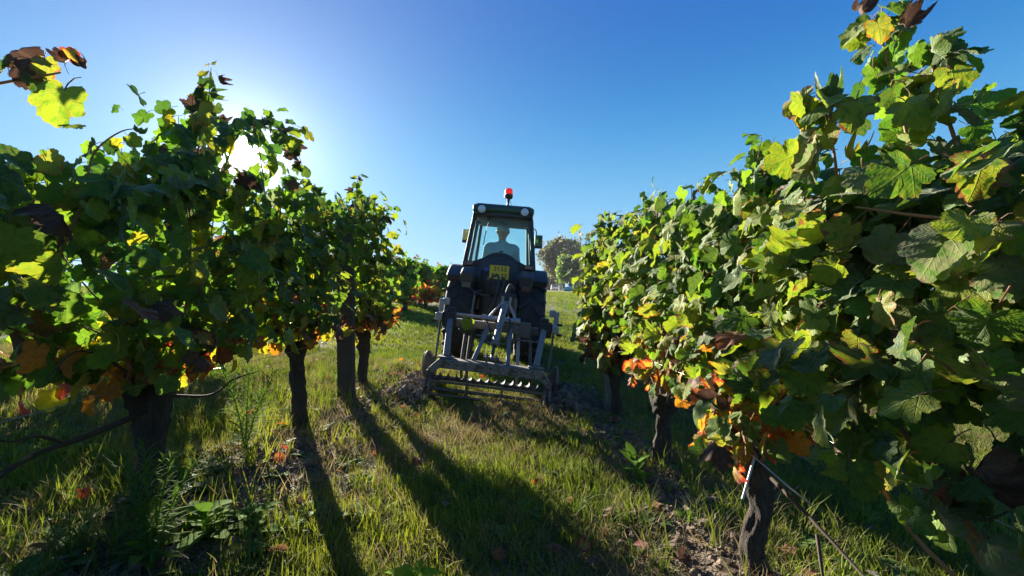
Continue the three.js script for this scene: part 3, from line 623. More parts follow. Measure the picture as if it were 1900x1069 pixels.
makeVine({
  label: 'right-row vine with a crooked trunk wired to a rod, orange leaves above it', x: RX, d: 1.62, seed: 202, side: -1, trunk: [[0.02, -0.08, 0], [-0.012, 0.09, 0.0], [0.015, 0.22, 0.01], [0.01, 0.33, 0], [-0.02, 0.435, -0.03]], headR: 0.042, canes: 12, leaves: 2050, skyline: topRight, autumn: 1.9, low: 0.53, thick: 0.18, size: 0.75,
  shoots: [
    { points: [[-0.04, 1.1, 0.45], [-0.12, 1.32, 0.58], [-0.18, 1.45, 0.63], [-0.2, 1.5, 0.64]], n: 34, spread: 0.08, hue: ['green', 'dark', 'light', 'yellow', 'pale'], size: 0.095, out: [-1, 0, 0.2] },
    { points: [[0.0, 1.3, 0.0], [0.0, 1.5, 0.03], [0.02, 1.62, 0.03]], n: 26, spread: 0.07, hue: ['light', 'green', 'dark'], size: 0.09 },
    { points: [[-0.04, 0.42, -0.02], [-0.09, 0.58, 0.0], [-0.16, 0.6, 0.02], [-0.19, 0.5, 0.03]], n: 15, hue: ['orange', 'red', 'orange', 'yellow', 'orange'], size: 0.1, out: [-1, 0, 0.3] },
    { points: [[-0.02, 0.44, 0.05], [-0.12, 0.56, 0.12], [-0.16, 0.48, 0.2]], n: 9, hue: ['orange', 'yellow', 'red', 'brown'], size: 0.09, out: [-1, 0, 0.3] },
  ],
  extraCanes: [{ points: [[0.0, 0.4, 0.04], [0.02, 0.34, 0.25], [0.05, 0.26, 0.45], [0.06, 0.18, 0.7]], r: 0.008 }, { points: [[0.02, 0.3, 0.3], [0.0, 0.18, 0.36], [0.02, 0.06, 0.42]], r: 0.006 }],
});
makeVine({
  label: 'right-row vine next to last before the headland, a bare cane arching over its trunk', x: RX + 0.01, d: 2.62, seed: 203, side: -1, trunk: [[-0.03, -0.06, 0], [-0.01, 0.18, 0.01], [0.0, 0.32, 0], [-0.01, 0.42, -0.01]], headR: 0.05, canes: 11, leaves: 1150, skyline: topRight, autumn: 1.8, low: 0.53, thick: 0.17, size: 0.84,
  shoots: [{ points: [[-0.03, 0.42, 0.03], [-0.12, 0.62, 0.05], [-0.2, 0.66, 0.08], [-0.22, 0.5, 0.1]], n: 4, hue: ['orange', 'yellow', 'red'], size: 0.08, out: [-1, 0, 0] }],
});
makeVine({
  label: 'last grapevine of the right row, yellowing and orange, at the edge of the headland', x: RX, d: 3.72, seed: 204, side: -1, trunk: straight(0.42, 0.0, -0.02), headR: 0.045, canes: 12, leaves: 1250, skyline: topRight, autumn: 1.7, low: 0.42, zSpan: 0.42, thick: 0.2,
  shoots: [{ points: [[-0.05, 1.3, -0.35], [-0.12, 1.5, -0.5], [-0.2, 1.6, -0.5]], n: 8, hue: ['light', 'yellow', 'green'], size: 0.09 }],
});

// posts and wires
{
  const g = groundY(LX, -3.62), p = thing('wooden_post', 'square dark wooden post standing in the left vine row', 'post', [LX + 0.02, g, -3.62]);
  new Build().box(0.125, 1.5, 0.115, [0, 0.72, 0], [0.01, 0.12, 0.012], 0.012).build('post_shaft', M.darkPost, p);
  const h = groundY(RX, -3.95), q = thing('wooden_post', 'weathered grey wooden post at the end of the right row', 'post', [RX - 0.02, h, -3.9]);
  part('post_shaft', limb(sampled([V(0, -0.05, 0), V(0.005, 0.5, 0), V(0, 1.3, 0.01)], 14), Array.from({ length: 15 }, () => 0.055), 14, 0.12, 4), M.post, q);
  const wire = (x, y0, y1, d0, d1, label) => { const pts = [], n = 24; for (let i = 0; i <= n; i++) { const t = i / n; pts.push(V(x + 0.01 * Math.sin(t * 9), y0 + (y1 - y0) * t - 0.02 * Math.sin(Math.PI * 2 * t) ** 2, -(d0 + (d1 - d0) * t))); } top('trellis_wire', limb(pts, pts.map(() => 0.0014), 6), M.wire, label, 'wire', 'trellis wires'); };
  wire(LX + 0.07, 1.1, 1.12, -0.6, 3.62, 'upper thin steel wire strung along the left vine row');
  wire(LX + 0.07, 0.66, 0.68, -0.6, 3.62, 'lower thin steel wire strung along the left vine row');
  wire(RX - 0.06, 1.06, 1.06, -0.6, 3.9, 'upper thin steel wire strung along the right vine row');
  wire(RX - 0.06, 0.62, 0.62, -0.6, 3.9, 'lower thin steel wire strung along the right vine row');
  const b = groundY(RX, -1.62), t = thing('support_rod', 'thin metal rod and wire tie propping the crooked trunk in the right row', 'support rod', [RX - 0.07, b, -1.56]);
  new Build().bar([0.045, 0.455, -0.01], [-0.02, 0.305, 0.02], 0.0045).build('rod', M.wire, t);
  new Build().tube([[0.0, 0.475, -0.02], [0.05, 0.43, 0.02], [0.1, 0.38, 0.08], [0.13, 0.35, 0.16]], 0.0028).build('wire_tie', M.wire, t);
}
// ---------------------------------------------------------------- tractor
const grime = (c, rough, metal, rep = 2, more = {}) => { const m = grimeTex.clone(); m.repeat.set(rep, rep); m.needsUpdate = true; return std(...c, rough, metal, { map: m, roughnessMap: null, ...more }); };
const T = {
  green: grime([0.022, 0.075, 0.04], 0.38, 0.0, 1.2),
  black: std(0.018, 0.019, 0.022, 0.5),
  fender: grime([0.06, 0.06, 0.062], 0.62, 0, 1.5),
  rubber: grime([0.034, 0.034, 0.037], 0.85, 0, 2),
  panel: grime([0.04, 0.042, 0.048], 0.6, 0, 2),
  iron: grime([0.07, 0.062, 0.055], 0.75, 0.3, 3),
  grey: grime([0.17, 0.165, 0.16], 0.6, 0.35, 2),
  rim: grime([0.33, 0.27, 0.06], 0.6, 0.1, 2),
  glass: new THREE.MeshPhysicalMaterial({ color: rgb(0.74, 0.90, 0.89), roughness: 0.03, transmission: 1, thickness: 0, specularIntensity: 0.7 }),
  mirror: std(0.75, 0.78, 0.76, 0.06, 1),
  lens: new THREE.MeshPhysicalMaterial({ color: rgb(0.62, 0.63, 0.62), roughness: 0.3, clearcoat: 0.8, clearcoatRoughness: 0.12 }),
  redLens: new THREE.MeshPhysicalMaterial({ color: rgb(0.17, 0.022, 0.014), roughness: 0.3, clearcoat: 0.6 }),
  beacon: new THREE.MeshPhysicalMaterial({ color: rgb(0.85, 0.07, 0.012), roughness: 0.6, transmission: 0.55, thickness: 0, clearcoat: 1, clearcoatRoughness: 0.1 }),
  seat: std(0.03, 0.03, 0.032, 0.9),
  liner: std(0.10, 0.10, 0.105, 0.9),
  hose: std(0.02, 0.02, 0.02, 0.55),
};
const TX = -0.30, TD = 6.45;
{
  const t = thing('tractor', 'narrow dark green vineyard tractor with a glazed cab, driving away up the grassy headland', 'tractor', [TX, groundY(TX, -TD) - 0.03, -TD]);
  t.rotation.set(rad(1.2), 0, rad(-4.6)); t.scale.set(1, 0.99, 1);
  // wheels: tyre with chevron lugs, rim with bolts
  const wheel = (R, w, x, z, name, lugs) => {
    const g = new THREE.Group(); g.name = name; g.position.set(x, R, z); g.rotation.z = Math.PI / 2; t.add(g);
    const b = new Build(), h = w / 2, rr = R * 0.56;
    const prof = [[rr, -h * 0.72], [rr + 0.02, -h * 0.86], [R * 0.74, -h * 1.0], [R * 0.88, -h * 0.98], [R * 0.945, -h * 0.78], [R * 0.958, -h * 0.4], [R * 0.962, 0], [R * 0.958, h * 0.4], [R * 0.945, h * 0.78], [R * 0.88, h * 0.98], [R * 0.74, h * 1.0], [rr + 0.02, h * 0.86], [rr, h * 0.72]];
    b.add(new THREE.LatheGeometry(prof.map(([a, c]) => new THREE.Vector2(a, c)), 64));
    for (let k = 0; k < lugs; k++) for (const s of [-1, 1]) {
      const a = (k + (s > 0 ? 0.5 : 0)) / lugs * Math.PI * 2, gl = ready(new RoundedBoxGeometry(R * 0.07, h * 1.16, R * 0.085, 1, 0.008)), p = gl.attributes.position;
      for (let i = 0; i < p.count; i++) { const yy = p.getY(i) / h; if (p.getX(i) > 0) p.setX(i, p.getX(i) - 0.018 * Math.max(0, yy * s) ** 2); }
      gl.computeVertexNormals();
      gl.rotateX(s * 0.72);
      const m = new THREE.Matrix4().makeRotationY(a).multiply(new THREE.Matrix4().makeTranslation(R * 0.972, s * h * 0.5, 0));
      b.list.push(gl.applyMatrix4(m));
    }
    b.build('tyre', T.rubber, g);
    const rim = new Build();
    rim.add(new THREE.LatheGeometry([[0.001, 0.02], [rr * 0.45, 0.02], [rr * 0.55, -0.04], [rr * 0.9, -0.05], [rr, -h * 0.7], [rr * 1.03, -h * 0.76], [rr, -h * 0.5], [rr * 0.96, 0.1], [rr, h * 0.7], [rr * 1.03, h * 0.76]].map(([a, c]) => new THREE.Vector2(a, c)), 40));
    for (let k = 0; k < 8; k++) rim.cyl(0.012, 0.012, 0.03, [Math.cos(k * 0.785) * rr * 0.33, 0.03, Math.sin(k * 0.785) * rr * 0.33], [0, 0, 0], 6);
    rim.build('rim', T.rim, g);
  };
  wheel(0.635, 0.39, -0.505, 0, 'rear_wheel', 19); wheel(0.635, 0.39, 0.505, 0, 'rear_wheel', 19);
  wheel(0.42, 0.26, -0.43, -1.95, 'front_wheel', 15); wheel(0.42, 0.26, 0.43, -1.95, 'front_wheel', 15);
  // fenders: curved covers over the rear wheels
  for (const s of [-1, 1]) {
    const a0 = rad(52), a1 = rad(160), n = 22, sh = new THREE.Shape(), R = 0.70, th = 0.035;
    for (let i = 0; i <= n; i++) { const a = a0 + (a1 - a0) * i / n; i ? sh.lineTo(Math.cos(a) * R, Math.sin(a) * R) : sh.moveTo(Math.cos(a) * R, Math.sin(a) * R); }
    for (let i = n; i >= 0; i--) { const a = a0 + (a1 - a0) * i / n; sh.lineTo(Math.cos(a) * (R - th), Math.sin(a) * (R - th)); }
    const g = new THREE.ExtrudeGeometry(sh, { depth: 0.40, bevelEnabled: true, bevelThickness: 0.035, bevelSize: 0.03, bevelSegments: 4, curveSegments: 4 });
    const b = new Build();
    g.rotateY(-Math.PI / 2);                                                  // the arc now lies in the z-y plane, extruded along -x
    b.add(g, [s > 0 ? 0.675 : -0.275, 0.655, 0]);
    b.build('fender', T.fender, t);
    new Build().box(0.185, 0.17, 0.24, [s * 0.40, 1.22, 0.53], [0.35, 0, s * -0.03], 0.03).build('fender_box', T.fender, t);
    new Build().box(0.125, 0.07, 0.05, [s * 0.405, 1.09, 0.62], [0.15, 0, 0], 0.012).build('reflector_box', s > 0 ? grime([0.16, 0.07, 0.06], 0.4, 0, 2) : T.grey, t);
  }
  // cab
  const P = (s, y, z) => [s * (0.505 - (y - 1.38) * 0.12), y, z];
  for (const s of [-1, 1]) {
    new Build().flat(P(s, 1.3, 0.16), P(s, 2.13, 0.08), 0.062, 0.085).build('cab_post', T.black, t);
    new Build().flat(P(s * 0.98, 1.15, -0.42), P(s * 0.98, 2.13, -0.38), 0.05, 0.06).build('cab_post', T.black, t);
    new Build().flat(P(s * 0.9, 1.05, -1.12), P(s * 0.95, 2.12, -0.92), 0.05, 0.06).build('cab_post', T.black, t);
  }
  { // roof shell with a lower dark edge
    const b = new Build();
    b.box(0.90, 0.125, 1.26, [0, 2.225, -0.40], [0, 0, 0], 0.055);
    b.box(0.80, 0.05, 1.1, [0, 2.283, -0.40], [0, 0, 0], 0.024);
    const roof = b.build('roof', T.green, t);
    new Build().box(0.872, 0.05, 1.2, [0, 2.152, -0.40], [0, 0, 0], 0.012).build('roof_edge', T.black, roof);
  }
  new Build().box(0.78, 0.02, 1.0, [0, 2.118, -0.40]).build('headliner', T.liner, t);
  // rear panel whose upper edge arches over the round tank
  {
    const sh = new THREE.Shape(), hw = 0.475;
    sh.moveTo(-hw, 1.05); sh.lineTo(hw, 1.05); sh.lineTo(hw - 0.005, 1.40); sh.lineTo(0.40, 1.425); sh.quadraticCurveTo(0.30, 1.46, 0.235, 1.495); sh.absarc(0, 1.23, 0.354, Math.acos(0.235 / 0.354), Math.PI - Math.acos(0.235 / 0.354), false); sh.quadraticCurveTo(-0.30, 1.46, -0.40, 1.425); sh.lineTo(-hw + 0.005, 1.40);
    const g = new THREE.ExtrudeGeometry(sh, { depth: 0.05, bevelEnabled: true, bevelThickness: 0.012, bevelSize: 0.012, bevelSegments: 2 });
    new Build().add(g, [0, 0, 0.12]).build('rear_panel', T.black, t);
    const dome = new THREE.LatheGeometry([[0.335, 0.0], [0.342, 0.03], [0.33, 0.075], [0.31, 0.088], [0.295, 0.082], [0.28, 0.092], [0.2, 0.125], [0.1, 0.14], [0.0005, 0.143]].map(([a, c]) => new THREE.Vector2(a, c)), 48);
    dome.rotateX(Math.PI / 2);
    const d = new Build().add(dome, [0, 1.215, 0.175]).build('round_cover', T.panel, t);
    // number plate of two lines on the cover
    const cv = document.createElement('canvas'); cv.width = 280; cv.height = 200; const c = cv.getContext('2d');
    c.fillStyle = '#e3b51c'; c.fillRect(0, 0, 280, 200); c.fillStyle = '#15130f'; c.font = 'bold 88px sans-serif'; c.textAlign = 'center'; c.textBaseline = 'middle';
    c.fillText('3133', 150, 52); c.fillText('RR 33', 140, 150);
    const map = new THREE.CanvasTexture(cv); map.colorSpace = THREE.SRGBColorSpace;
    const plate = new THREE.BoxGeometry(0.275, 0.196, 0.006);
    part('number_plate', plate, [T.black, T.black, T.black, T.black, std(1, 1, 1, 0.45, 0, { map }), T.black], t).position.set(0.015, 1.30, 0.335);
    new Build().box(0.1, 0.12, 0.14, [0.015, 1.30, 0.262]).build('plate_bracket', T.black, t);
    new Build().box(0.07, 0.05, 0.03, [-0.165, 1.33, 0.315], [0, -0.35, 0]).build('plate_lamp', std(0.03, 0.07, 0.3, 0.4), t);
    new Build().cyl(0.03, 0.03, 0.02, [-0.13, 1.20, 0.325], [1.45, 0, 0.2]).build('filler_cap', T.grey, t);
  }
  for (const s of [-1, 1]) {
    const l = new Build().box(0.125, 0.065, 0.05, [s * 0.435, 1.405, 0.205], [0, 0, 0], 0.012).build('tail_light', T.redLens, t);
    new Build().box(0.135, 0.076, 0.03, [s * 0.435, 1.405, 0.190], [0, 0, 0], 0.01).build('lamp_housing', T.black, l);
    const w = new Build().add(new THREE.SphereGeometry(0.058, 24, 12, 0, 6.3, 0, 1.1), [s * 0.31, 2.205, 0.228], [Math.PI / 2, 0, 0], [1.12, 0.7, 1.12]).build('work_light', T.lens, t);
    new Build().add(new THREE.CylinderGeometry(0.064, 0.055, 0.055, 24), [s * 0.31, 2.205, 0.222], [Math.PI / 2, 0, 0], [1.15, 1, 1.15]).build('lamp_housing', T.black, w);
  }
  // glazing
  const pane = (pts, name) => {
    const g = new THREE.BufferGeometry();
    g.setAttribute('position', new THREE.Float32BufferAttribute(pts.flat(), 3));
    const idx = []; for (let i = 1; i < pts.length - 1; i++) idx.push(0, i, i + 1);
    g.setIndex(idx); g.computeVertexNormals(); return part(name, g, T.glass, t);
  };
  pane([[-0.46, 1.36, 0.135], [0.46, 1.36, 0.135], [0.385, 2.13, 0.075], [-0.385, 2.13, 0.075]], 'rear_window');
  pane([[-0.44, 1.1, -1.1], [0.44, 1.1, -1.1], [0.38, 2.12, -0.93], [-0.38, 2.12, -0.93]], 'front_window');
  for (const s of [-1, 1]) pane([P(s, 1.3, 0.14), P(s, 2.1, 0.08), P(s * 0.95, 2.1, -0.9), P(s * 0.9, 1.15, -1.08)], 'side_window');
  { const w = new Build().bar([-0.2, 2.09, 0.10], [-0.235, 1.86, 0.118], 0.005).box(0.012, 0.22, 0.012, [-0.245, 1.80, 0.122], [0.08, 0, -0.1], 0.003).build('rear_wiper', T.black, t); new Build().box(0.06, 0.035, 0.03, [-0.2, 2.10, 0.11]).build('wiper_motor', T.black, w); }
  new Build().box(0.065, 0.022, 0.02, [0.01, 1.615, 0.128], [0, 0, 0], 0.009).build('window_handle', T.black, t);
  for (const [x, y] of [[-0.33, 2.02], [0.34, 2.02], [0.30, 2.02]]) new Build().cyl(0.014, 0.014, 0.018, [x, y, 0.092], [Math.PI / 2, 0, 0], 12).build('glass_hinge', T.black, t);
  // beacon
  const be = new Build().add(new THREE.LatheGeometry([[0.0005, 0.10], [0.03, 0.098], [0.05, 0.085], [0.058, 0.06], [0.06, 0.0], [0.055, -0.008]].map(([a, c]) => new THREE.Vector2(a, c)), 28), [0.055, 2.475, 0.06]).build('beacon', T.beacon, t);
  new Build().add(new THREE.LatheGeometry([[0.064, 0.01], [0.064, -0.03], [0.05, -0.055], [0.02, -0.06], [0.016, -0.17], [0.03, -0.175], [0.03, -0.2]].map(([a, c]) => new THREE.Vector2(a, c)), 24), [0.055, 2.472, 0.06]).tube([[0.075, 2.4, 0.06], [0.1, 2.34, 0.1], [0.13, 2.27, 0.2], [0.15, 2.2, 0.235]], 0.004).build('beacon_base', T.black, be);
  // mirrors
  for (const s of [-1, 1]) {
    const a = new Build().tube([[s * 0.40, 2.06, -0.45], [s * 0.48, 2.07, -0.42], [s * 0.53, 2.02, -0.40], [s * 0.535, 1.9, -0.39]], 0.008).bar([s * 0.535, 1.74, -0.39], [s * 0.44, 1.70, -0.42], 0.006).build('mirror_arm', T.black, t);
    const m = new Build().box(0.125, 0.215, 0.04, [s * 0.575, 1.86, -0.40], [0, s * 0.12, 0.03 * s], 0.014).build('mirror_housing', T.black, a);
    new Build().box(0.108, 0.195, 0.006, [s * 0.575 - s * 0.003, 1.86, -0.372], [0.16, s * 0.12, 0.03 * s], 0.002).build('mirror_glass', T.mirror, a);
  }
  // inside the cab
  new Build().box(0.46, 0.34, 0.1, [0, 1.33, -0.22], [-0.1, 0, 0], 0.045).box(0.46, 0.11, 0.44, [0, 1.22, -0.46], [0, 0, 0], 0.04).build('seat', T.seat, t);
  const st = new Build().add(new THREE.TorusGeometry(0.17, 0.014, 10, 36), [0, 1.57, -0.80], [-0.9, 0, 0]).bar([0, 1.57, -0.80], [0, 1.05, -1.02], 0.02).bar([-0.16, 1.57, -0.8], [0.16, 1.57, -0.8], 0.01).build('steering_wheel', T.black, t);
  new Build().box(0.6, 0.28, 0.14, [0, 1.12, -1.0], [0.3, 0, 0], 0.03).build('dashboard', T.black, t);
  new Build().box(0.86, 0.05, 1.25, [0, 0.98, -0.5]).build('cab_floor', T.iron, t);
  // hood, chassis, axles
  new Build().box(0.58, 0.62, 1.35, [0, 1.0, -1.86], [0.03, 0, 0], 0.09).build('hood', T.green, t);
  new Build().box(0.50, 0.5, 1.5, [0, 0.68, -0.5], [0, 0, 0], 0.05).box(0.38, 0.46, 0.5, [0, 0.74, 0.18], [0, 0, 0], 0.06).box(0.4, 0.4, 1.2, [0, 0.66, -1.75], [0, 0, 0], 0.05).build('chassis', T.iron, t);
  new Build().bar([-0.45, 0.635, 0], [0.45, 0.635, 0], 0.095, 18).build('rear_axle', T.iron, t);
  new Build().bar([-0.42, 0.42, -1.95], [0.42, 0.42, -1.95], 0.06, 14).build('front_axle', T.iron, t);
  new Build().add(new THREE.CylinderGeometry(0.15, 0.15, 0.16, 26), [0.17, 0.87, 0.46], [1.35, 0, 0.1]).build('hydraulic_reservoir', grime([0.10, 0.08, 0.06], 0.7, 0.2, 3), t);
  for (const s of [-1, 1]) {
    new Build().flat([s * 0.22, 1.02, 0.3], [s * 0.27, 0.98, 0.78], 0.05, 0.035, [1, 0, 0]).build('lift_arm', T.iron, t);
    new Build().bar([s * 0.27, 0.97, 0.76], [s * 0.29, 0.57, 0.8], 0.016).build('lift_rod', T.grey, t);
    new Build().flat([s * 0.26, 0.46, 0.25], [s * 0.31, 0.56, 1.06], 0.06, 0.03, [1, 0, 0]).build('lower_link', T.iron, t);
  }
  new Build().box(0.24, 0.14, 0.09, [-0.02, 1.04, 0.42], [0, 0, 0], 0.02).cyl(0.022, 0.022, 0.1, [-0.1, 1.04, 0.5], [1.57, 0, 0]).cyl(0.022, 0.022, 0.1, [-0.03, 1.04, 0.5], [1.57, 0, 0]).cyl(0.022, 0.022, 0.1, [0.05, 1.04, 0.5], [1.57, 0, 0]).build('valve_block', T.iron, t);
  new Build().tube([[-0.36, 1.34, 0.24], [-0.40, 1.22, 0.4], [-0.34, 1.05, 0.62], [-0.2, 0.98, 0.8], [-0.05, 0.97, 0.95]], 0.011).build('hose', T.hose, t);
  new Build().tube([[-0.1, 1.04, 0.54], [-0.08, 1.18, 0.8], [0.02, 1.25, 0.9], [0.03, 1.05, 1.02], [-0.06, 0.72, 1.1]], 0.012).build('hose', T.hose, t);
  new Build().tube([[0.05, 1.04, 0.54], [0.08, 1.2, 0.78], [0.11, 1.2, 0.92], [0.07, 0.95, 1.02], [0.1, 0.72, 1.08]], 0.012).build('hose', T.hose, t);
}

// ---------------------------------------------------------------- cultivator behind the tractor
{
  const dirty = (c, rough, metal, rep = 2) => { const m = dirtTex.clone(); m.repeat.set(rep, rep); m.needsUpdate = true; return std(...c, rough, metal, { map: m }); };
  const CX = -0.245, CD = 4.42, I = {
    paint: dirty([0.33, 0.33, 0.33], 0.65, 0.05, 2.5),
    steel: dirty([0.26, 0.25, 0.235], 0.75, 0.1, 3),
    soil: dirty([0.20, 0.18, 0.155], 0.85, 0.15, 3),
    bright: dirty([0.6, 0.6, 0.62], 0.5, 0.3, 2),
    black: T.black,
  };
  const t = thing('cultivator', 'dusty grey steel cultivator with cage roller and scalloped bar, hitched behind the tractor', 'cultivator', [CX, groundY(CX, -CD) - 0.025, -CD]);
  t.rotation.z = rad(-6.8); t.scale.set(0.95, 1, 1);
  // rear beam: a channel with sloping ends
  {
    const outline = [[-0.60, 0.235], [-0.50, 0.335], [0.50, 0.335], [0.60, 0.235]], sh = new THREE.Shape();
    sh.moveTo(-0.60, 0.20); sh.lineTo(-0.60, 0.265); sh.lineTo(-0.505, 0.36); sh.lineTo(0.505, 0.36); sh.lineTo(0.60, 0.265); sh.lineTo(0.60, 0.20); sh.lineTo(0.572, 0.20); sh.lineTo(0.572, 0.225); sh.lineTo(0.49, 0.285); sh.lineTo(-0.49, 0.285); sh.lineTo(-0.572, 0.225); sh.lineTo(-0.572, 0.20);
    const g = new THREE.ExtrudeGeometry(sh, { depth: 0.012, bevelEnabled: true, bevelThickness: 0.003, bevelSize: 0.003, bevelSegments: 1 });
    const b = new Build().add(g, [0, 0, 0.40]);
    b.box(1.0, 0.012, 0.14, [0, 0.361, 0.325], [0, 0, 0], 0.004).box(0.145, 0.012, 0.14, [-0.552, 0.313, 0.325], [0, 0, 0.785], 0.004).box(0.145, 0.012, 0.14, [0.552, 0.313, 0.325], [0, 0, -0.785], 0.004);
    b.build('rear_beam', I.steel, t);
    for (const s of [-1, 1]) {
      const pl = new THREE.Shape(); pl.moveTo(-0.09, 0.25); pl.lineTo(0.07, 0.25); pl.lineTo(0.14, 0.12); pl.lineTo(0.12, 0.015); pl.lineTo(0.05, 0.015); pl.lineTo(-0.02, 0.1); pl.lineTo(-0.09, 0.15);
      const pg = new THREE.ExtrudeGeometry(pl, { depth: 0.014, bevelEnabled: true, bevelThickness: 0.003, bevelSize: 0.003, bevelSegments: 1 });
      new Build().add(pg, [s * 0.607 + 0.007, 0, 0.355], [0, -Math.PI / 2, 0]).build('end_plate', I.steel, t);
      new Build().box(0.16, 0.014, 0.10, [s * 0.455, 0.376, 0.32], [0, 0, 0], 0.005).build('foot_plate', I.steel, t);
    }
  }
  // scalloped bar: a row of upturned half rings with points between
  {
    const n = 14, w = 1.13 / n, sh = new THREE.Shape(), up = [];
    for (let k = 0; k < n; k++) for (let i = k ? 1 : 0; i <= 10; i++) { const a = Math.PI * i / 10; up.push([-0.565 + k * w + w / 2 - Math.cos(a) * w / 2, 0.232 - Math.sin(a) * 0.036]); }
    up.forEach(([x, y], i) => (i ? sh.lineTo(x, y) : sh.moveTo(x, y)));
    up.reverse().forEach(([x, y]) => sh.lineTo(x, y - 0.016));
    const g = new THREE.ExtrudeGeometry(sh, { depth: 0.10, bevelEnabled: true, bevelThickness: 0.002, bevelSize: 0.002, bevelSegments: 1 });
    new Build().add(g, [0, 0, 0.34]).build('scalloped_bar', dirty([0.11, 0.10, 0.09], 0.7, 0.3, 3), t);
  }
  // cage roller
  {
    const g = new THREE.Group(); g.name = 'roller'; g.position.set(0, 0.098, 0.45); t.add(g);
    const R = 0.1;
    for (const x of [-0.555, -0.2, 0.14, 0.555]) { const b = new Build().add(new THREE.TorusGeometry(R - 0.012, 0.012, 8, 36), [x, 0, 0], [0, Math.PI / 2, 0], [1, 1, 0.8]); for (const a of [0.3, 0.3 + 2.094, 0.3 + 4.189]) b.flat([x, 0, 0], [x, Math.sin(a) * R, Math.cos(a) * R], 0.03, 0.01, [1, 0, 0]); b.build('roller_disc', Math.abs(x) > 0.5 ? I.steel : I.soil, g); }
    for (let k = 0; k < 5; k++) { const a = 0.94 + k * Math.PI * 2 / 5; new Build().bar([-0.56, Math.sin(a) * R, Math.cos(a) * R], [0.56, Math.sin(a) * R, Math.cos(a) * R], 0.0115, 10).build('roller_bar', I.soil, g); }
    new Build().bar([-0.6, 0, 0], [0.6, 0, 0], 0.016, 12).build('roller_axle', I.soil, g);
  }
  // uprights, clamps and side brackets
  for (const s of [-1, 1]) {
    new Build().flat([s * 0.455, 0.38, 0.30], [s * 0.54, 0.70, -0.26], 0.06, 0.05).build('upright', I.paint, t);
    new Build().box(0.15, 0.17, 0.16, [s * 0.555, 0.70, -0.30], [0, 0, 0], 0.02).box(0.1, 0.05, 0.11, [s * 0.535, 0.80, -0.28], [0, 0, 0], 0.015).build('clamp', I.black, t);
    const br = new Build().box(0.075, 0.085, 0.2, [s * 0.665, 0.715, -0.29], [0, 0, 0], 0.012).box(0.055, 0.21, 0.06, [s * 0.685, 0.80, -0.42], [0, 0, 0], 0.01).box(0.075, 0.075, 0.09, [s * 0.64, 0.88, -0.45], [0, 0, 0], 0.014).build('side_bracket', I.bright, t);
    for (const y of [0.66, 0.77]) new Build().cyl(0.016, 0.016, 0.06, [s * 0.72, y, -0.3], [0, 0, Math.PI / 2], 6).build('bolt', I.black, br);
    new Build().flat([s * 0.665, 0.67, -0.36], [s * 0.63, 0.28, -0.12], 0.05, 0.02, [1, 0, 0]).build('disc_arm', I.steel, t);
    const dg = new THREE.LatheGeometry([[0.0005, 0.05], [0.06, 0.045], [0.13, 0.02], [0.17, -0.012], [0.171, -0.018], [0.13, 0.012], [0.06, 0.036], [0.0005, 0.041]].map(([a, c]) => new THREE.Vector2(a, c)), 36);
    new Build().add(dg, [s * 0.665, 0.20, -0.06], [0, s * 0.1 - 0.12, s * (Math.PI / 2 - 0.25)]).build('side_disc', s < 0 ? grime([0.16, 0.13, 0.10], 0.6, 0.3, 2) : grime([0.07, 0.06, 0.05], 0.7, 0.3, 2), t);
    new Build().tube([[s * 0.665, 0.30, -0.05], [s * 0.69, 0.36, 0.02], [s * 0.70, 0.34, 0.09], [s * 0.71, 0.22, 0.13]], 0.012).build('spring_tine', I.steel, t);
  }
  new Build().box(0.98, 0.09, 0.09, [0, 0.66, -0.42], [0, 0, 0], 0.012).build('cross_beam', I.steel, t);
  new Build().box(0.17, 0.17, 0.06, [0.31, 0.665, -0.34], [0, 0, 0], 0.01).box(0.06, 0.10, 0.07, [0.22, 0.665, -0.30], [0, 0, 0], 0.01).build('bracket', I.steel, t);
  new Build().bar([-0.16, 0.755, -0.30], [0.24, 0.755, -0.30], 0.028, 16).cyl(0.035, 0.035, 0.05, [-0.16, 0.755, -0.30], [0, 0, Math.PI / 2]).cyl(0.035, 0.035, 0.04, [0.24, 0.755, -0.30], [0, 0, Math.PI / 2]).build('hydraulic_cylinder', I.bright, t);
  new Build().bar([-0.50, 0.755, -0.30], [-0.16, 0.755, -0.30], 0.016, 12).build('piston_rod', I.bright, t);
  new Build().bar([-0.50, 0.70, -0.30], [-0.12, 0.70, -0.30], 0.009, 10).build('piston_rod', I.bright, t);
  new Build().bar([-0.22, 0.56, -0.24], [0.5, 0.56, -0.24], 0.011, 10).build('tie_rod', I.steel, t);
  new Build().bar([-0.20, 0.512, -0.12], [0.20, 0.512, -0.12], 0.0085, 10).build('tie_rod', I.steel, t);
  // link bars and mast
  new Build().flat([-0.10, 0.66, -0.30], [-0.135, 0.53, -0.12], 0.055, 0.03).flat([-0.135, 0.53, -0.115], [-0.18, 0.37, 0.30], 0.042, 0.022).build('link_bar', I.paint, t);
  new Build().flat([0.16, 0.66, -0.30], [0.16, 0.53, -0.12], 0.055, 0.03).flat([0.16, 0.53, -0.115], [0.17, 0.37, 0.30], 0.042, 0.022).build('link_bar', I.paint, t);
  new Build().bar([0.04, 0.96, -0.50], [-0.16, 0.70, -0.38], 0.013).build('mast_bar', I.bright, t);
  new Build().bar([0.09, 0.96, -0.50], [0.25, 0.70, -0.38], 0.015).build('mast_bar', I.bright, t);
  new Build().box(0.03, 0.09, 0.07, [0.03, 0.965, -0.48], [0, 0, 0.1]).box(0.03, 0.09, 0.07, [0.115, 0.965, -0.48], [0, 0, -0.1]).build('mast_head', I.bright, t);
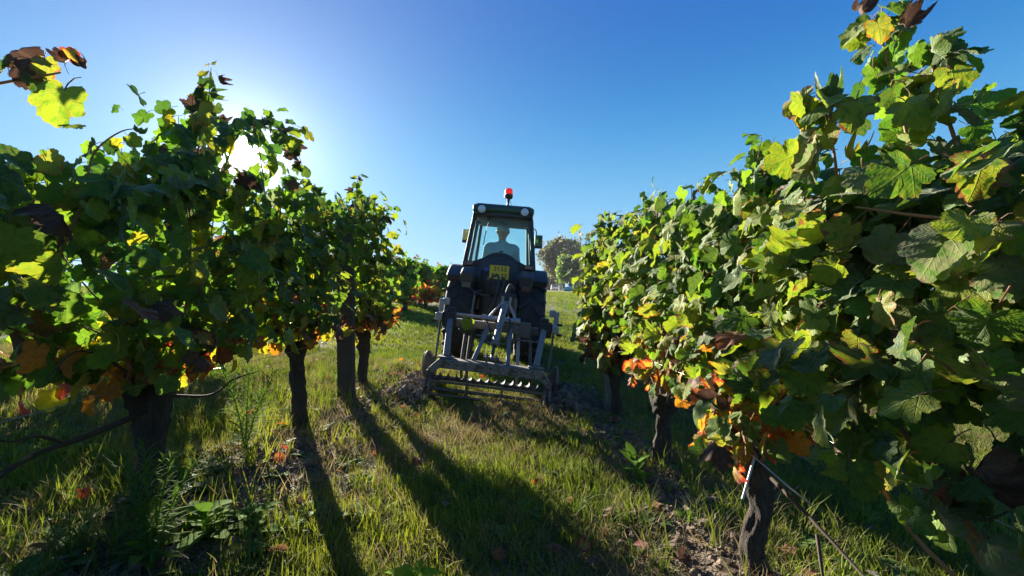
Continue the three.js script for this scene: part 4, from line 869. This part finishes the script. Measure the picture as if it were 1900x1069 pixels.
  const tl = new Build().bar([0.065, 0.93, -0.44], [0.01, 0.52, 0.16], 0.036, 22).add(new THREE.SphereGeometry(0.036, 18, 10), [0.065, 0.93, -0.44]).cyl(0.042, 0.042, 0.03, [0.013, 0.54, 0.135], [0.93, 0, -0.1], 20).build('lift_cylinder', I.paint, t);
  new Build().bar([0.01, 0.52, 0.16], [0.0, 0.405, 0.31], 0.017, 14).build('piston_rod', I.black, tl);
  new Build().box(0.02, 0.09, 0.05, [-0.045, 0.405, 0.33]).box(0.02, 0.09, 0.05, [0.045, 0.405, 0.33]).bar([-0.08, 0.41, 0.32], [0.08, 0.41, 0.32], 0.016).build('pivot_bracket', I.steel, t);
  new Build().tube([[0.065, 0.95, -0.44], [0.075, 1.08, -0.5], [0.10, 1.14, -0.6], [0.14, 1.1, -0.64]], 0.026, 20, 10).build('hose_sleeve', grime([0.05, 0.05, 0.048], 0.8, 0, 3), t);
  new Build().tube([[0.07, 0.9, -0.4], [0.12, 0.8, -0.3], [0.15, 0.7, -0.22], [0.12, 0.58, -0.14]], 0.009).build('hose', T.hose, t);
  new Build().tube([[-0.13, 0.74, -0.26], [-0.08, 0.66, -0.2], [-0.06, 0.58, -0.2], [-0.1, 0.5, -0.1]], 0.009).build('hose', T.hose, t);
  // tines between the beams
  for (const [x, m] of [[-0.36, I.soil], [0.26, I.bright], [-0.3, I.iron || I.soil], [0.4, I.soil]]) new Build().tube([[x, 0.62, -0.42], [x + 0.01, 0.5, -0.28], [x + 0.02, 0.34, -0.14], [x + 0.03, 0.2, -0.08], [x + 0.045, 0.08, -0.12]], 0.018, 22, 8).build('tine', m, t);
  new Build().add(new THREE.SphereGeometry(0.10, 20, 12), [-0.345, 0.60, -0.36], [0, 0, 0], [1, 0.5, 0.8]).build('guard', grime([0.06, 0.075, 0.05], 0.7, 0, 2), t);
  // a green leaf caught on the implement
  const leaf = top('vine_leaf', LEAF[0], LT.light, 'single bright green vine leaf caught on the steel frame of the cultivator', 'leaf');
  leaf.position.set(CX - 0.20, 0.75, -CD + 0.0); leaf.rotation.set(-0.4, 0.2, 2.8); leaf.scale.setScalar(0.11);
}
// ---------------------------------------------------------------- people: bodies meshed from tapered capsules
function fleshed(capsules, cell, blend = 0.03) {                              // capsules: [ax, ay, az, ra, bx, by, bz, rb]
  let lo = V(9, 9, 9), hi = V(-9, -9, -9);
  for (const [ax, ay, az, ra, bx, by, bz, rb] of capsules) { lo.min(V(ax - ra, ay - ra, az - ra)).min(V(bx - rb, by - rb, bz - rb)); hi.max(V(ax + ra, ay + ra, az + ra)).max(V(bx + rb, by + rb, bz + rb)); }
  lo.subScalar(cell * 4); hi.addScalar(cell * 4);
  const size = Math.max(hi.x - lo.x, hi.y - lo.y, hi.z - lo.z), n = Math.ceil(size / cell), mc = new MarchingCubes(n, new THREE.MeshStandardMaterial(), false, false, 400000), step = size / n;
  let q = 0;
  for (let k = 0; k < n; k++) for (let j = 0; j < n; j++) for (let i = 0; i < n; i++, q++) {
    const x = lo.x + i * step, y = lo.y + j * step, z = lo.z + k * step; let s = 0;
    for (const [ax, ay, az, ra, bx, by, bz, rb] of capsules) {
      const dx = bx - ax, dy = by - ay, dz = bz - az, l = dx * dx + dy * dy + dz * dz, t = l ? clamp01(((x - ax) * dx + (y - ay) * dy + (z - az) * dz) / l) : 0;
      s += Math.exp(-(Math.hypot(x - ax - t * dx, y - ay - t * dy, z - az - t * dz) - (ra + (rb - ra) * t)) / blend);
    }
    mc.field[q] = s > 0 ? blend * Math.log(s) : -1;
  }
  mc.isolation = 0; mc.update();
  const g = new THREE.BufferGeometry(), p = new Float32Array(mc.count * 3), nn = new Float32Array(mc.count * 3), h = size / 2;
  for (let i = 0; i < mc.count; i++) for (let c = 0; c < 3; c++) { p[i * 3 + c] = lo.getComponent(c) + (mc.positionArray[i * 3 + c] + 1) * h; nn[i * 3 + c] = mc.normalArray[i * 3 + c]; }
  g.setAttribute('position', new THREE.BufferAttribute(p, 3)); g.setAttribute('normal', new THREE.BufferAttribute(nn, 3));
  const m = mergeVertices(g.deleteAttribute('normal') && g, 1e-5); m.computeVertexNormals();
  return m;
}
{
  const p = thing('person', 'driver seen from behind through the cab glass, light cap and pale blue shirt', 'person', [TX, groundY(TX, -TD) - 0.03, -TD]);
  p.rotation.set(rad(1.2), 0, rad(-4.6)); p.scale.set(1, 0.99, 1);

  const skin = std(0.42, 0.25, 0.17, 0.6), shirt = std(0.30, 0.40, 0.44, 0.85), cap = std(0.46, 0.46, 0.43, 0.85), trousers = std(0.05, 0.06, 0.1, 0.9);
  const hands = []; for (const s of [-1, 1]) { hands.push([s * 0.16, 1.44, -0.76, 0.028, s * 0.165, 1.46, -0.83, 0.026]); for (let f = 0; f < 4; f++) hands.push([s * (0.14 + f * 0.016), 1.46, -0.83, 0.010, s * (0.145 + f * 0.014), 1.445, -0.865, 0.009]); hands.push([s * 0.145, 1.45, -0.77, 0.011, s * 0.125, 1.43, -0.82, 0.009]); }
  part('body', fleshed([
    [0, 1.845, -0.37, 0.088, 0, 1.86, -0.385, 0.092], [0, 1.80, -0.405, 0.07, 0, 1.775, -0.42, 0.06], [0, 1.66, -0.36, 0.058, 0, 1.80, -0.38, 0.056], [0, 1.815, -0.475, 0.012, 0, 1.80, -0.482, 0.016],
    [-0.088, 1.83, -0.37, 0.016, -0.092, 1.85, -0.365, 0.018], [0.088, 1.83, -0.37, 0.016, 0.092, 1.85, -0.365, 0.018],
    [-0.25, 1.33, -0.55, 0.042, -0.17, 1.43, -0.74, 0.032], [0.25, 1.33, -0.55, 0.042, 0.17, 1.43, -0.74, 0.032], [0, 1.3, -0.36, 0.1, 0, 1.55, -0.36, 0.11], ...hands,
  ], 0.012, 0.012), skin, p);
  part('shirt', fleshed([
    [0, 1.16, -0.40, 0.15, 0, 1.36, -0.37, 0.155], [-0.06, 1.5, -0.36, 0.125, 0.06, 1.5, -0.36, 0.125], [-0.17, 1.585, -0.36, 0.07, 0.17, 1.585, -0.36, 0.07], [0, 1.65, -0.365, 0.075, 0, 1.6, -0.365, 0.09],
    [-0.215, 1.56, -0.37, 0.068, -0.26, 1.33, -0.48, 0.055], [0.215, 1.56, -0.37, 0.068, 0.26, 1.33, -0.48, 0.055], [-0.26, 1.33, -0.48, 0.054, -0.24, 1.35, -0.58, 0.05], [0.26, 1.33, -0.48, 0.054, 0.24, 1.35, -0.58, 0.05],
  ], 0.016, 0.025), shirt, p);
  part('trousers', fleshed([[-0.1, 1.15, -0.42, 0.1, -0.14, 1.17, -0.82, 0.075], [0.1, 1.15, -0.42, 0.1, 0.14, 1.17, -0.82, 0.075], [-0.14, 1.17, -0.82, 0.072, -0.14, 1.02, -0.95, 0.05], [0.14, 1.17, -0.82, 0.072, 0.14, 1.02, -0.95, 0.05]], 0.02, 0.02), trousers, p);
  for (const o of p.children) o.position.y = 0.13;
  const cg = new Build().add(new THREE.SphereGeometry(0.108, 28, 14, 0, 6.2832, 0, 1.62), [0, 1.858, -0.38], [0.12, 0, 0], [0.95, 1.0, 1.08]).add(new THREE.CylinderGeometry(0.10, 0.10, 0.012, 26, 1, false, Math.PI / 2, Math.PI), [0, 1.872, -0.455], [0.1, 0, 0], [0.9, 1, 1.25]);
  part('cap', cg.geo(), cap, p).position.y = 0.13;
}
// ---------------------------------------------------------------- the vineyard block beyond, trees, fence, car, wooded hill
function leafCloud(name, geometry, material, items, parent) {
  const mesh = new THREE.InstancedMesh(geometry, material, items.length), m = new THREE.Matrix4(), c = new THREE.Color();
  mesh.name = name; mesh.userData.kind = 'stuff'; shadowed(mesh);
  items.forEach((l, i) => { mesh.setMatrixAt(i, m.compose(l.p, l.q, V(l.s, l.s, l.s))); mesh.setColorAt(i, c.setRGB(...l.c)); });
  parent.add(mesh); return mesh;
}
const randomQ = (r) => turnTo(V(r.gauss(), 0.4 + r.gauss() * 0.7, r.gauss()).normalize(), V(r.gauss(), -0.6, r.gauss()));
function farVine(x, d, h, seed, count, label, group, lean = 0, redness = 0) {
  const r = rng(seed), t = thing('grapevine', label, 'grapevine', [x, groundY(x, -d), -d], group);
  const p = sampled([V(0, -0.05, 0), V(r.sym(0.03), 0.3, 0), V(r.sym(0.04), 0.55, 0)], 8);
  part('trunk', limb(p, p.map((_, i) => 0.055 + 0.02 * Math.abs(i - 4) / 4), 10, 0.2, seed), M.bark, t);
  const items = [];
  for (let i = 0; i < count; i++) {
    const y = 0.3 + (h - 0.3) * r() ** 0.9, k = clamp01((y - 0.4) / 1.0), w = (0.24 + 0.12 * r()) * (1 - 0.35 * k ** 3), hue = r() < redness * (1.1 - k) ? r.pick(['red', 'red', 'orange']) : hueOf(r, k, 0.6), c = TINT[hue], m = r.range(0.8, 1.3);
    items.push({ p: V(r.gauss() * w * 1.3 + lean * k, y + 0.12 * noise(i * 0.37, seed), r.gauss() * w * 1.15), q: randomQ(r), s: r.range(0.1, 0.17), c: c.map((v) => v * m * 1.25) });
  }
  for (let j = 0; j < 5; j++) { const bx = r.sym(0.4), bz = r.sym(0.3), hh = h + r.range(0.0, 0.22); for (let i = 0; i < 7; i++) items.push({ p: V(bx + r.sym(0.06), hh - i * 0.06, bz + r.sym(0.06)), q: randomQ(r), s: r.range(0.07, 0.12), c: TINT[r.pick(['light', 'green', 'brown'])] }); }
  leafCloud('foliage', LEAF_FAR, NEUTRAL, items, t);
  return t;
}
{
  const r = rng(900);
  const rows = [[12.6, -3.15, 6], [15.2, -3.05, 5], [18.3, -2.85, 4], [22, -2.75, 3], [27, -2.7, 3]];
  const order = ['first', 'second', 'third', 'fourth', 'fifth'];
  rows.forEach(([d, x0, n], k) => {
    for (let i = 0; i < n; i++) {
      const end = i === 0, x = x0 - i * 0.66;
      farVine(x, d + i * 0.84 + r.sym(0.08), (end && k === 0 ? 1.62 : 1.38) + r.sym(0.12), 1000 + k * 50 + i, k === 0 ? 330 : k < 3 ? 260 : 200,
        end ? (k === 0 ? 'tall bushy end vine of the nearest row beyond the headland' : `end vine of the ${order[k]} vine row beyond the headland`) : `${['', 'second', 'third', 'fourth', 'fifth', 'sixth'][i]} vine in from the end of the ${order[k]} row beyond the headland`,
        end ? undefined : `vines inside the ${order[k]} row beyond the headland`, 0, end && k === 1 ? 0.3 : 0.02);
    }
  });
  farVine(LEFT_ROW - 2.33, 3.3, 1.45, 1401, 130, 'vine of the row behind the left row, seen through its leaves at the picture edge');
  farVine(LEFT_ROW - 2.33, 4.25, 1.45, 1402, 140, 'middle vine of the row behind the left row, seen through gaps between leaves');
  farVine(LEFT_ROW - 2.33, 5.1, 1.4, 1403, 120, 'end vine of the row behind the left row, at the edge of the headland');
  farVine(-2.72, 13.6, 0.75, 1300, 130, 'low red-leaved young vine before the far vine rows', undefined, 0, 0.6);
  const g = new THREE.IcosahedronGeometry(0.35, 3), p = g.attributes.position; for (let i = 0; i < p.count; i++) { const k = 1 + 0.4 * noise(p.getX(i) * 6, p.getY(i) * 6, p.getZ(i) * 6); p.setXYZ(i, p.getX(i) * k * 1.1, Math.max(-0.1, p.getY(i) * k * 0.7), p.getZ(i) * k); }
  g.computeVertexNormals();
  const turquoise = std(0.06, 0.34, 0.33, 0.7);
  const n1 = top('plastic_sheet', g, turquoise, 'crumpled turquoise plastic sheet at the foot of the far vines beside the tractor', 'plastic sheet'); n1.position.set(-2.55, groundY(-2.55, -17) + 0.1, -17); n1.scale.set(0.9, 0.9, 0.9);
  const n2 = top('plastic_sheet', g, std(0.10, 0.42, 0.36, 0.7), 'crumpled green tarpaulin on the ground before the wire fence', 'tarpaulin'); n2.position.set(11.2, groundY(11.2, -78) + 0.3, -78); n2.scale.set(5.2, 2.6, 3);
}
function tree(x, d, label, { trunkH, h, w, seed, leaf, count, tones, trunkR = 0.3, round = 1, gap = 0.15 }) {
  const r = rng(seed), t = thing('tree', label, 'tree', [x, groundY(x, -d), -d]);
  const b = [], tp = sampled([V(0, -0.3, 0), V(r.sym(0.2), trunkH, r.sym(0.2)), V(r.sym(0.4), h * 0.75, 0)], 16);
  part('trunk', limb(tp, tp.map((_, i) => trunkR * (1 - 0.8 * i / 16)), 12, 0.15, seed), M.oldCane, t);
  const blobs = [];
  for (let i = 0; i < 26; i++) {
    const a = r() * 6.283, e = r.range(-0.5, 1), q = Math.sqrt(Math.max(0, 1 - e * e)) * w * 0.5 * r.range(0.5, 0.95), y = trunkH + (h - trunkH) * (0.5 + 0.46 * e);
    const c = V(Math.cos(a) * q, y, Math.sin(a) * q); blobs.push([c, w * r.range(0.12, 0.22), r.range(0.7, 1.25)]);
    const s = tp[4 + Math.floor(r() * 9)], lp = sampled([s, s.clone().lerp(c, 0.5).add(V(0, -0.3, 0)), c], 8);
    part('limb', limb(lp, lp.map((_, k) => trunkR * 0.35 * (1 - 0.85 * k / 8)), 6), M.oldCane, t);
  }
  const items = [];
  for (let i = 0; i < count; i++) { const [c, R, k] = r.pick(blobs), v = V(r.gauss(), r.gauss(), r.gauss()).multiplyScalar(R * 0.85); if (r() < gap) v.multiplyScalar(1.5); const tone = r.pick(tones), m = k * r.range(0.8, 1.2); items.push({ p: c.clone().add(v), q: randomQ(r), s: leaf * r.range(0.7, 1.3), c: tone.map((z) => z * m * 1.7) }); }
  leafCloud('crown', LEAF_FAR, NEUTRAL, items, t);
  return t;
}
tree(12.6, 105, 'large olive-brown tree at the far end of the grass slope', { trunkH: 2.5, h: 12.5, w: 10.5, seed: 3001, leaf: 0.5, count: 5200, tones: [[0.10, 0.105, 0.055], [0.085, 0.10, 0.05], [0.12, 0.11, 0.065], [0.08, 0.1, 0.045]], trunkR: 0.4, gap: 0.3 });
tree(11.2, 82, 'rounded bright green tree before the olive-brown tree', { trunkH: 1.3, h: 6.2, w: 5.2, seed: 3002, leaf: 0.34, count: 5200, tones: [[0.10, 0.17, 0.03], [0.08, 0.14, 0.03], [0.14, 0.2, 0.035]], trunkR: 0.18 });
tree(15.8, 84, 'dark green tree beside the rounded bright green tree', { trunkH: 1.2, h: 6.4, w: 6, seed: 3003, leaf: 0.4, count: 4200, tones: [[0.05, 0.085, 0.03], [0.06, 0.1, 0.035]], trunkR: 0.2 });
tree(11.6, 125, 'dark round clipped tree behind the parked white car', { trunkH: 0.4, h: 6.2, w: 6.4, seed: 3004, leaf: 0.5, count: 4200, tones: [[0.03, 0.035, 0.022], [0.035, 0.045, 0.025]], trunkR: 0.3, gap: 0.02 });
tree(9.3, 130, 'small dark bush at the crest of the slope', { trunkH: 0.3, h: 3.0, w: 5, seed: 3005, leaf: 0.5, count: 1500, tones: [[0.05, 0.06, 0.03]], trunkR: 0.2 });
{ // clipped hedge, fence, gate pillars, car
  const hd = thing('hedge', 'short clipped green hedge behind the wire fence', 'hedge', [14.4, groundY(14.4, -86), -86]), r = rng(51), items = [];
  part('hedge_core', new RoundedBoxGeometry(4.4, 1.7, 1.2, 3, 0.2).translate(0, 1.55, 0), std(0.03, 0.045, 0.02, 1), hd);
  for (let i = 0; i < 2600; i++) { const f = Math.floor(r() * 3), a = [r.sym(2.25), 1.55 + r.sym(0.9), r.sym(0.65)]; a[f] = f === 1 ? 2.42 : (r() < 0.5 ? -1 : 1) * [2.25, 0, 0.65][f]; items.push({ p: V(...a), q: randomQ(r), s: r.range(0.2, 0.34), c: [0.09, 0.13, 0.03].map((v) => v * r.range(0.6, 1.2)) }); }
  leafCloud('foliage', LEAF_FAR, NEUTRAL, items, hd);
  const f = thing('wire_fence', 'dark wire mesh fence with posts before the clipped hedge', 'fence', [10.6, groundY(10.6, -80), -80]);
  const fm = std(0.06, 0.065, 0.065, 0.6, 0.4);
  for (let i = 0; i <= 6; i++) new Build().box(0.09, 1.9, 0.09, [i * 1.1, 0.9, 0]).build('fence_post', fm, f);
  for (let i = 0; i < 6; i++) { const b = new Build(); for (let k = 0; k < 9; k++) b.box(0.03, 1.6, 0.03, [i * 1.1 + 0.11 + k * 0.11, 0.95, 0.0], [0, 0, 0], 0.002); for (const y of [0.2, 0.95, 1.7]) b.box(1.0, 0.04, 0.04, [i * 1.1 + 0.55, y, 0.045], [0, 0, 0], 0.002); b.build('mesh_panel', fm, f); }
  for (const [x, d, l] of [[12.6, 113, 'white gate pillar beside the parked car'], [13.4, 112, 'second white gate pillar, further from the parked car']]) { const g = thing('gate_pillar', l, 'pillar', [x, groundY(x, -d), -d]); new Build().box(0.55, 2.3, 0.55, [0, 1.1, 0], [0, 0, 0], 0.03).build('pillar_shaft', std(0.62, 0.6, 0.56, 0.9), g); new Build().box(0.75, 0.14, 0.75, [0, 2.32, 0], [0, 0, 0], 0.03).build('pillar_cap', std(0.6, 0.58, 0.54, 0.9), g); }
  const c = thing('parked_car', 'small white car parked at the far end of the slope before a dark tree', 'car', [12.2, groundY(12.2, -124) , -118]); c.position.set(11.55, groundY(11.55, -118), -118);
  const sh = new THREE.Shape(); sh.moveTo(-1.95, 0.35); sh.lineTo(-1.95, 0.75); sh.quadraticCurveTo(-1.5, 0.95, -0.95, 0.98); sh.quadraticCurveTo(-0.6, 1.42, -0.1, 1.46); sh.lineTo(0.9, 1.46); sh.quadraticCurveTo(1.6, 1.4, 1.88, 0.95); sh.lineTo(1.95, 0.4); sh.lineTo(1.8, 0.3); sh.lineTo(-1.8, 0.3);
  const body = new THREE.ExtrudeGeometry(sh, { depth: 1.5, bevelEnabled: true, bevelThickness: 0.1, bevelSize: 0.08, bevelSegments: 3 }); body.rotateY(-Math.PI / 2); body.translate(0.75, 0, 0);
  part('body', body, new THREE.MeshPhysicalMaterial({ color: rgb(0.78, 0.78, 0.77), roughness: 0.35, clearcoat: 1 }), c);
  const dark = std(0.02, 0.025, 0.03, 0.1);
  part('rear_window', new RoundedBoxGeometry(1.25, 0.42, 0.04, 2, 0.02).rotateX(-0.55).translate(0, 1.2, 1.83), dark, c);
  for (const s of [-1, 1]) { part('tail_light', new RoundedBoxGeometry(0.16, 0.3, 0.06, 2, 0.02).translate(s * 0.72, 0.88, 2.0), T.redLens, c); part('side_window', new RoundedBoxGeometry(0.03, 0.36, 1.7, 2, 0.012).translate(s * 0.855, 1.2, 0.3), dark, c); for (const z of [-1.25, 1.25]) part('wheel', new THREE.CylinderGeometry(0.31, 0.31, 0.2, 22).rotateZ(Math.PI / 2).translate(s * 0.78, 0.31, z), T.rubber, c); }
  part('number_plate', new RoundedBoxGeometry(0.5, 0.12, 0.03, 2, 0.01).translate(0, 0.62, 2.06), std(0.7, 0.7, 0.65, 0.5), c);
}
{ // far wooded hill
  const r = rng(71), g = new THREE.PlaneGeometry(560, 150, 70, 20); g.rotateX(-Math.PI / 2); const p = g.attributes.position;
  const hillY = (x, z) => { const u = (x + 145) / 170, v = z / 60; return 15.5 * Math.exp(-u * u * u * u) * Math.exp(-v * v) + 3.5 * noise(x * 0.02, 3, z * 0.02) - 2; };
  for (let i = 0; i < p.count; i++) p.setY(i, hillY(p.getX(i), p.getZ(i)));
  g.computeVertexNormals();
  const hill = top('hill', g, std(0.07, 0.075, 0.05, 1), 'low wooded hill on the horizon behind the far vine rows', null, null, 'structure'); hill.position.set(0, 3.4, -340);
  const items = [];
  for (let i = 0; i < 15000; i++) { const x = r.range(-275, 30), z = r.range(-40, 60), y = hillY(x, z); if (y < 1) continue; const tree = 3.5 + 3 * noise(x * 0.11, z * 0.11, 5); items.push([x, 3.4 + y + tree * r() ** 0.6, -340 + z, r.range(0.9, 2.2), r() * 6.28, r.sym(1.2), ...[0.085, 0.085, 0.06].map((v) => v * r.range(0.6, 1.3))]); }
  scatter('forest', 'grey-green wood covering the far hill on the horizon', LEAF_FAR, NEUTRAL, items);
}
// ---------------------------------------------------------------- weeds and fallen leaves
const weedMat = (c, tr = 0.45) => new THREE.MeshPhysicalMaterial({ color: rgb(...c), roughness: 0.85, transmission: tr, thickness: 0, side: THREE.DoubleSide, clearcoatRoughness: 0.4, specularIntensity: 0.07 });
const W = { bright: weedMat([0.17, 0.30, 0.02]), mid: weedMat([0.10, 0.19, 0.022]), grey: weedMat([0.13, 0.19, 0.05]) };
const STRAP = [bladeLeaf(1, 0.06, 0.25), bladeLeaf(2, 0.05, 0.5)], OVAL = [bladeLeaf(3, 0.2, 0.3, 0.08), bladeLeaf(4, 0.26, 0.5, 0.1), bladeLeaf(5, 0.22, 0.15, 0.06)];
function tallWeed(x, d, h, seed, stems, label) {
  const r = rng(seed), t = thing('weed', label, 'weed', [x, groundY(x, -d) - 0.01, -d]); let left = 290;
  for (let k = 0; k < stems; k++) {
    const a = k / stems * 6.28 + r.sym(0.4), lean = stems > 1 ? r.range(0.12, 0.42) : 0.06, H = h * r.range(0.75, 1.05), p = sampled([V(0, 0, 0), V(Math.cos(a) * lean * H * 0.35, H * 0.5, Math.sin(a) * lean * H * 0.35), V(Math.cos(a) * lean * H, H, Math.sin(a) * lean * H)], 16);
    part('stem', limb(p, p.map((_, i) => 0.0042 * (1 - 0.7 * i / 16)), 6), W.mid, t);
    const n = Math.min(left, Math.floor(290 / stems)); left -= n;
    for (let i = 0; i < n; i++) { const u = 0.12 + 0.88 * i / n, q = u * 16, node = p[Math.floor(Math.min(15, q))].clone().lerp(p[Math.min(16, Math.floor(q) + 1)], q % 1), b = i * 2.4 + r.sym(0.3), up = 0.55 + u * 0.9; const l = part('leaf', r.pick(STRAP), r() < 0.5 ? W.grey : W.mid, t); l.position.copy(node); l.quaternion.copy(turnTo(V(-Math.cos(b) * up, 1, -Math.sin(b) * up), V(Math.cos(b), up, Math.sin(b)))); l.scale.setScalar((0.105 - 0.05 * u) * r.range(0.7, 1.2)); }
  }
}
function rosette(x, d, size, seed, n, mat, label, rise = 0.7) {
  const r = rng(seed), t = thing('weed', label, 'weed', [x, groundY(x, -d), -d]), p = sampled([V(0, -0.02, 0), V(r.sym(0.02), size * rise * 0.5, 0), V(r.sym(0.04), size * rise, r.sym(0.04))], 8);
  part('stem', limb(p, p.map((_, i) => 0.005 * (1 - 0.5 * i / 8)), 6), W.mid, t);
  for (let i = 0; i < n; i++) { const u = i / n, a = i * 2.4 + r.sym(0.4), up = r.range(0.2, 1.0) * (0.4 + u); const l = part('leaf', r.pick(OVAL), mat, t); l.position.copy(p[Math.floor(u * 8)]); l.quaternion.copy(turnTo(V(-Math.cos(a) * up, 1, -Math.sin(a) * up), V(Math.cos(a), up, Math.sin(a)))); l.scale.setScalar(size * r.range(0.55, 1.1) * (1 - 0.35 * u)); }
}
tallWeed(-1.18, 1.42, 0.42, 401, 8, 'bushy tall weed with narrow silvery leaves before the black-trunked vine');
tallWeed(-1.45, 2.35, 0.5, 402, 3, 'slim upright narrow-leaved weed between the second and third vines of the left row');
tallWeed(-1.62, 1.15, 0.4, 405, 5, 'narrow-leaved weed half hidden at the dark near corner of the left row');
rosette(-1.12, 1.60, 0.16, 403, 26, W.mid, 'nettle-like leafy weed at the foot of the black-trunked vine');
rosette(-0.98, 1.66, 0.14, 406, 22, W.mid, 'second leafy weed, just into the aisle from the black-trunked vine');
rosette(-0.32, 1.36, 0.115, 404, 16, W.bright, 'bright green broadleaf weed alone in the shaded aisle', 0.9);
rosette(0.66, 2.35, 0.15, 407, 18, W.mid, 'broadleaf weed growing before the leaning trunk of the right row', 1.2);
rosette(-0.66, 1.1, 0.06, 408, 7, W.bright, 'small lit seedling at the bottom edge of the aisle');
rosette(-1.2, 1.42, 0.12, 409, 5, W.bright, 'low weed with one broad glowing leaf before the black trunk');
{
  const fallen = [
    [-0.80, 2.55, 'red', 0.10, 'red fallen vine leaf at the left edge of the sunlit grass'], [-0.52, 2.45, 'red', 0.09, 'dull red fallen leaf in the middle of the shadow band on the aisle'], [-0.06, 1.62, 'red', 0.07, 'red fallen leaf lying in the shade of the aisle centre'],
    [0.47, 2.0, 'brown', 0.09, 'curled brown dead leaf on the grass before the leaning right trunk'], [0.27, 1.68, 'orange', 0.07, 'small orange fallen leaf in the grass of the aisle, right of centre'], [-1.17, 2.2, 'red', 0.07, 'red-brown fallen leaf on bare soil under the left row'],
    [0.62, 1.62, 'brown', 0.1, 'brown dead leaf on the crumbled soil before the crooked trunk'], [-0.75, 3.3, 'orange', 0.08, 'orange fallen leaf by the square dark wooden post'], [-0.9, 1.85, 'brown', 0.07, 'brown fallen leaf on straw beside the aisle'], [0.72, 1.38, 'brown', 0.11, 'large dry leaf at the foot of the crooked trunk'],
  ];
  const r = rng(61);
  for (const [x, d, hue, s, label] of fallen) { const l = top('fallen_leaf', hue === 'brown' ? r.pick(CURLED) : r.pick(LEAF), LT[hue], label, 'leaf', 'leaves fallen on the ground'); l.position.set(x, groundY(x, -d) + 0.05, -d); l.rotation.set(-1.1 + r.sym(0.4), r.sym(0.6), r() * 6.28); l.scale.setScalar(s * 0.62); }
}
// ---------------------------------------------------------------- draw
const renderer = new THREE.WebGLRenderer({ antialias: true });
renderer.setSize(1024, 576);
renderer.toneMapping = THREE.LinearToneMapping;
renderer.toneMappingExposure = EXPOSURE;
renderer.shadowMap.enabled = true;
renderer.render(scene, camera);
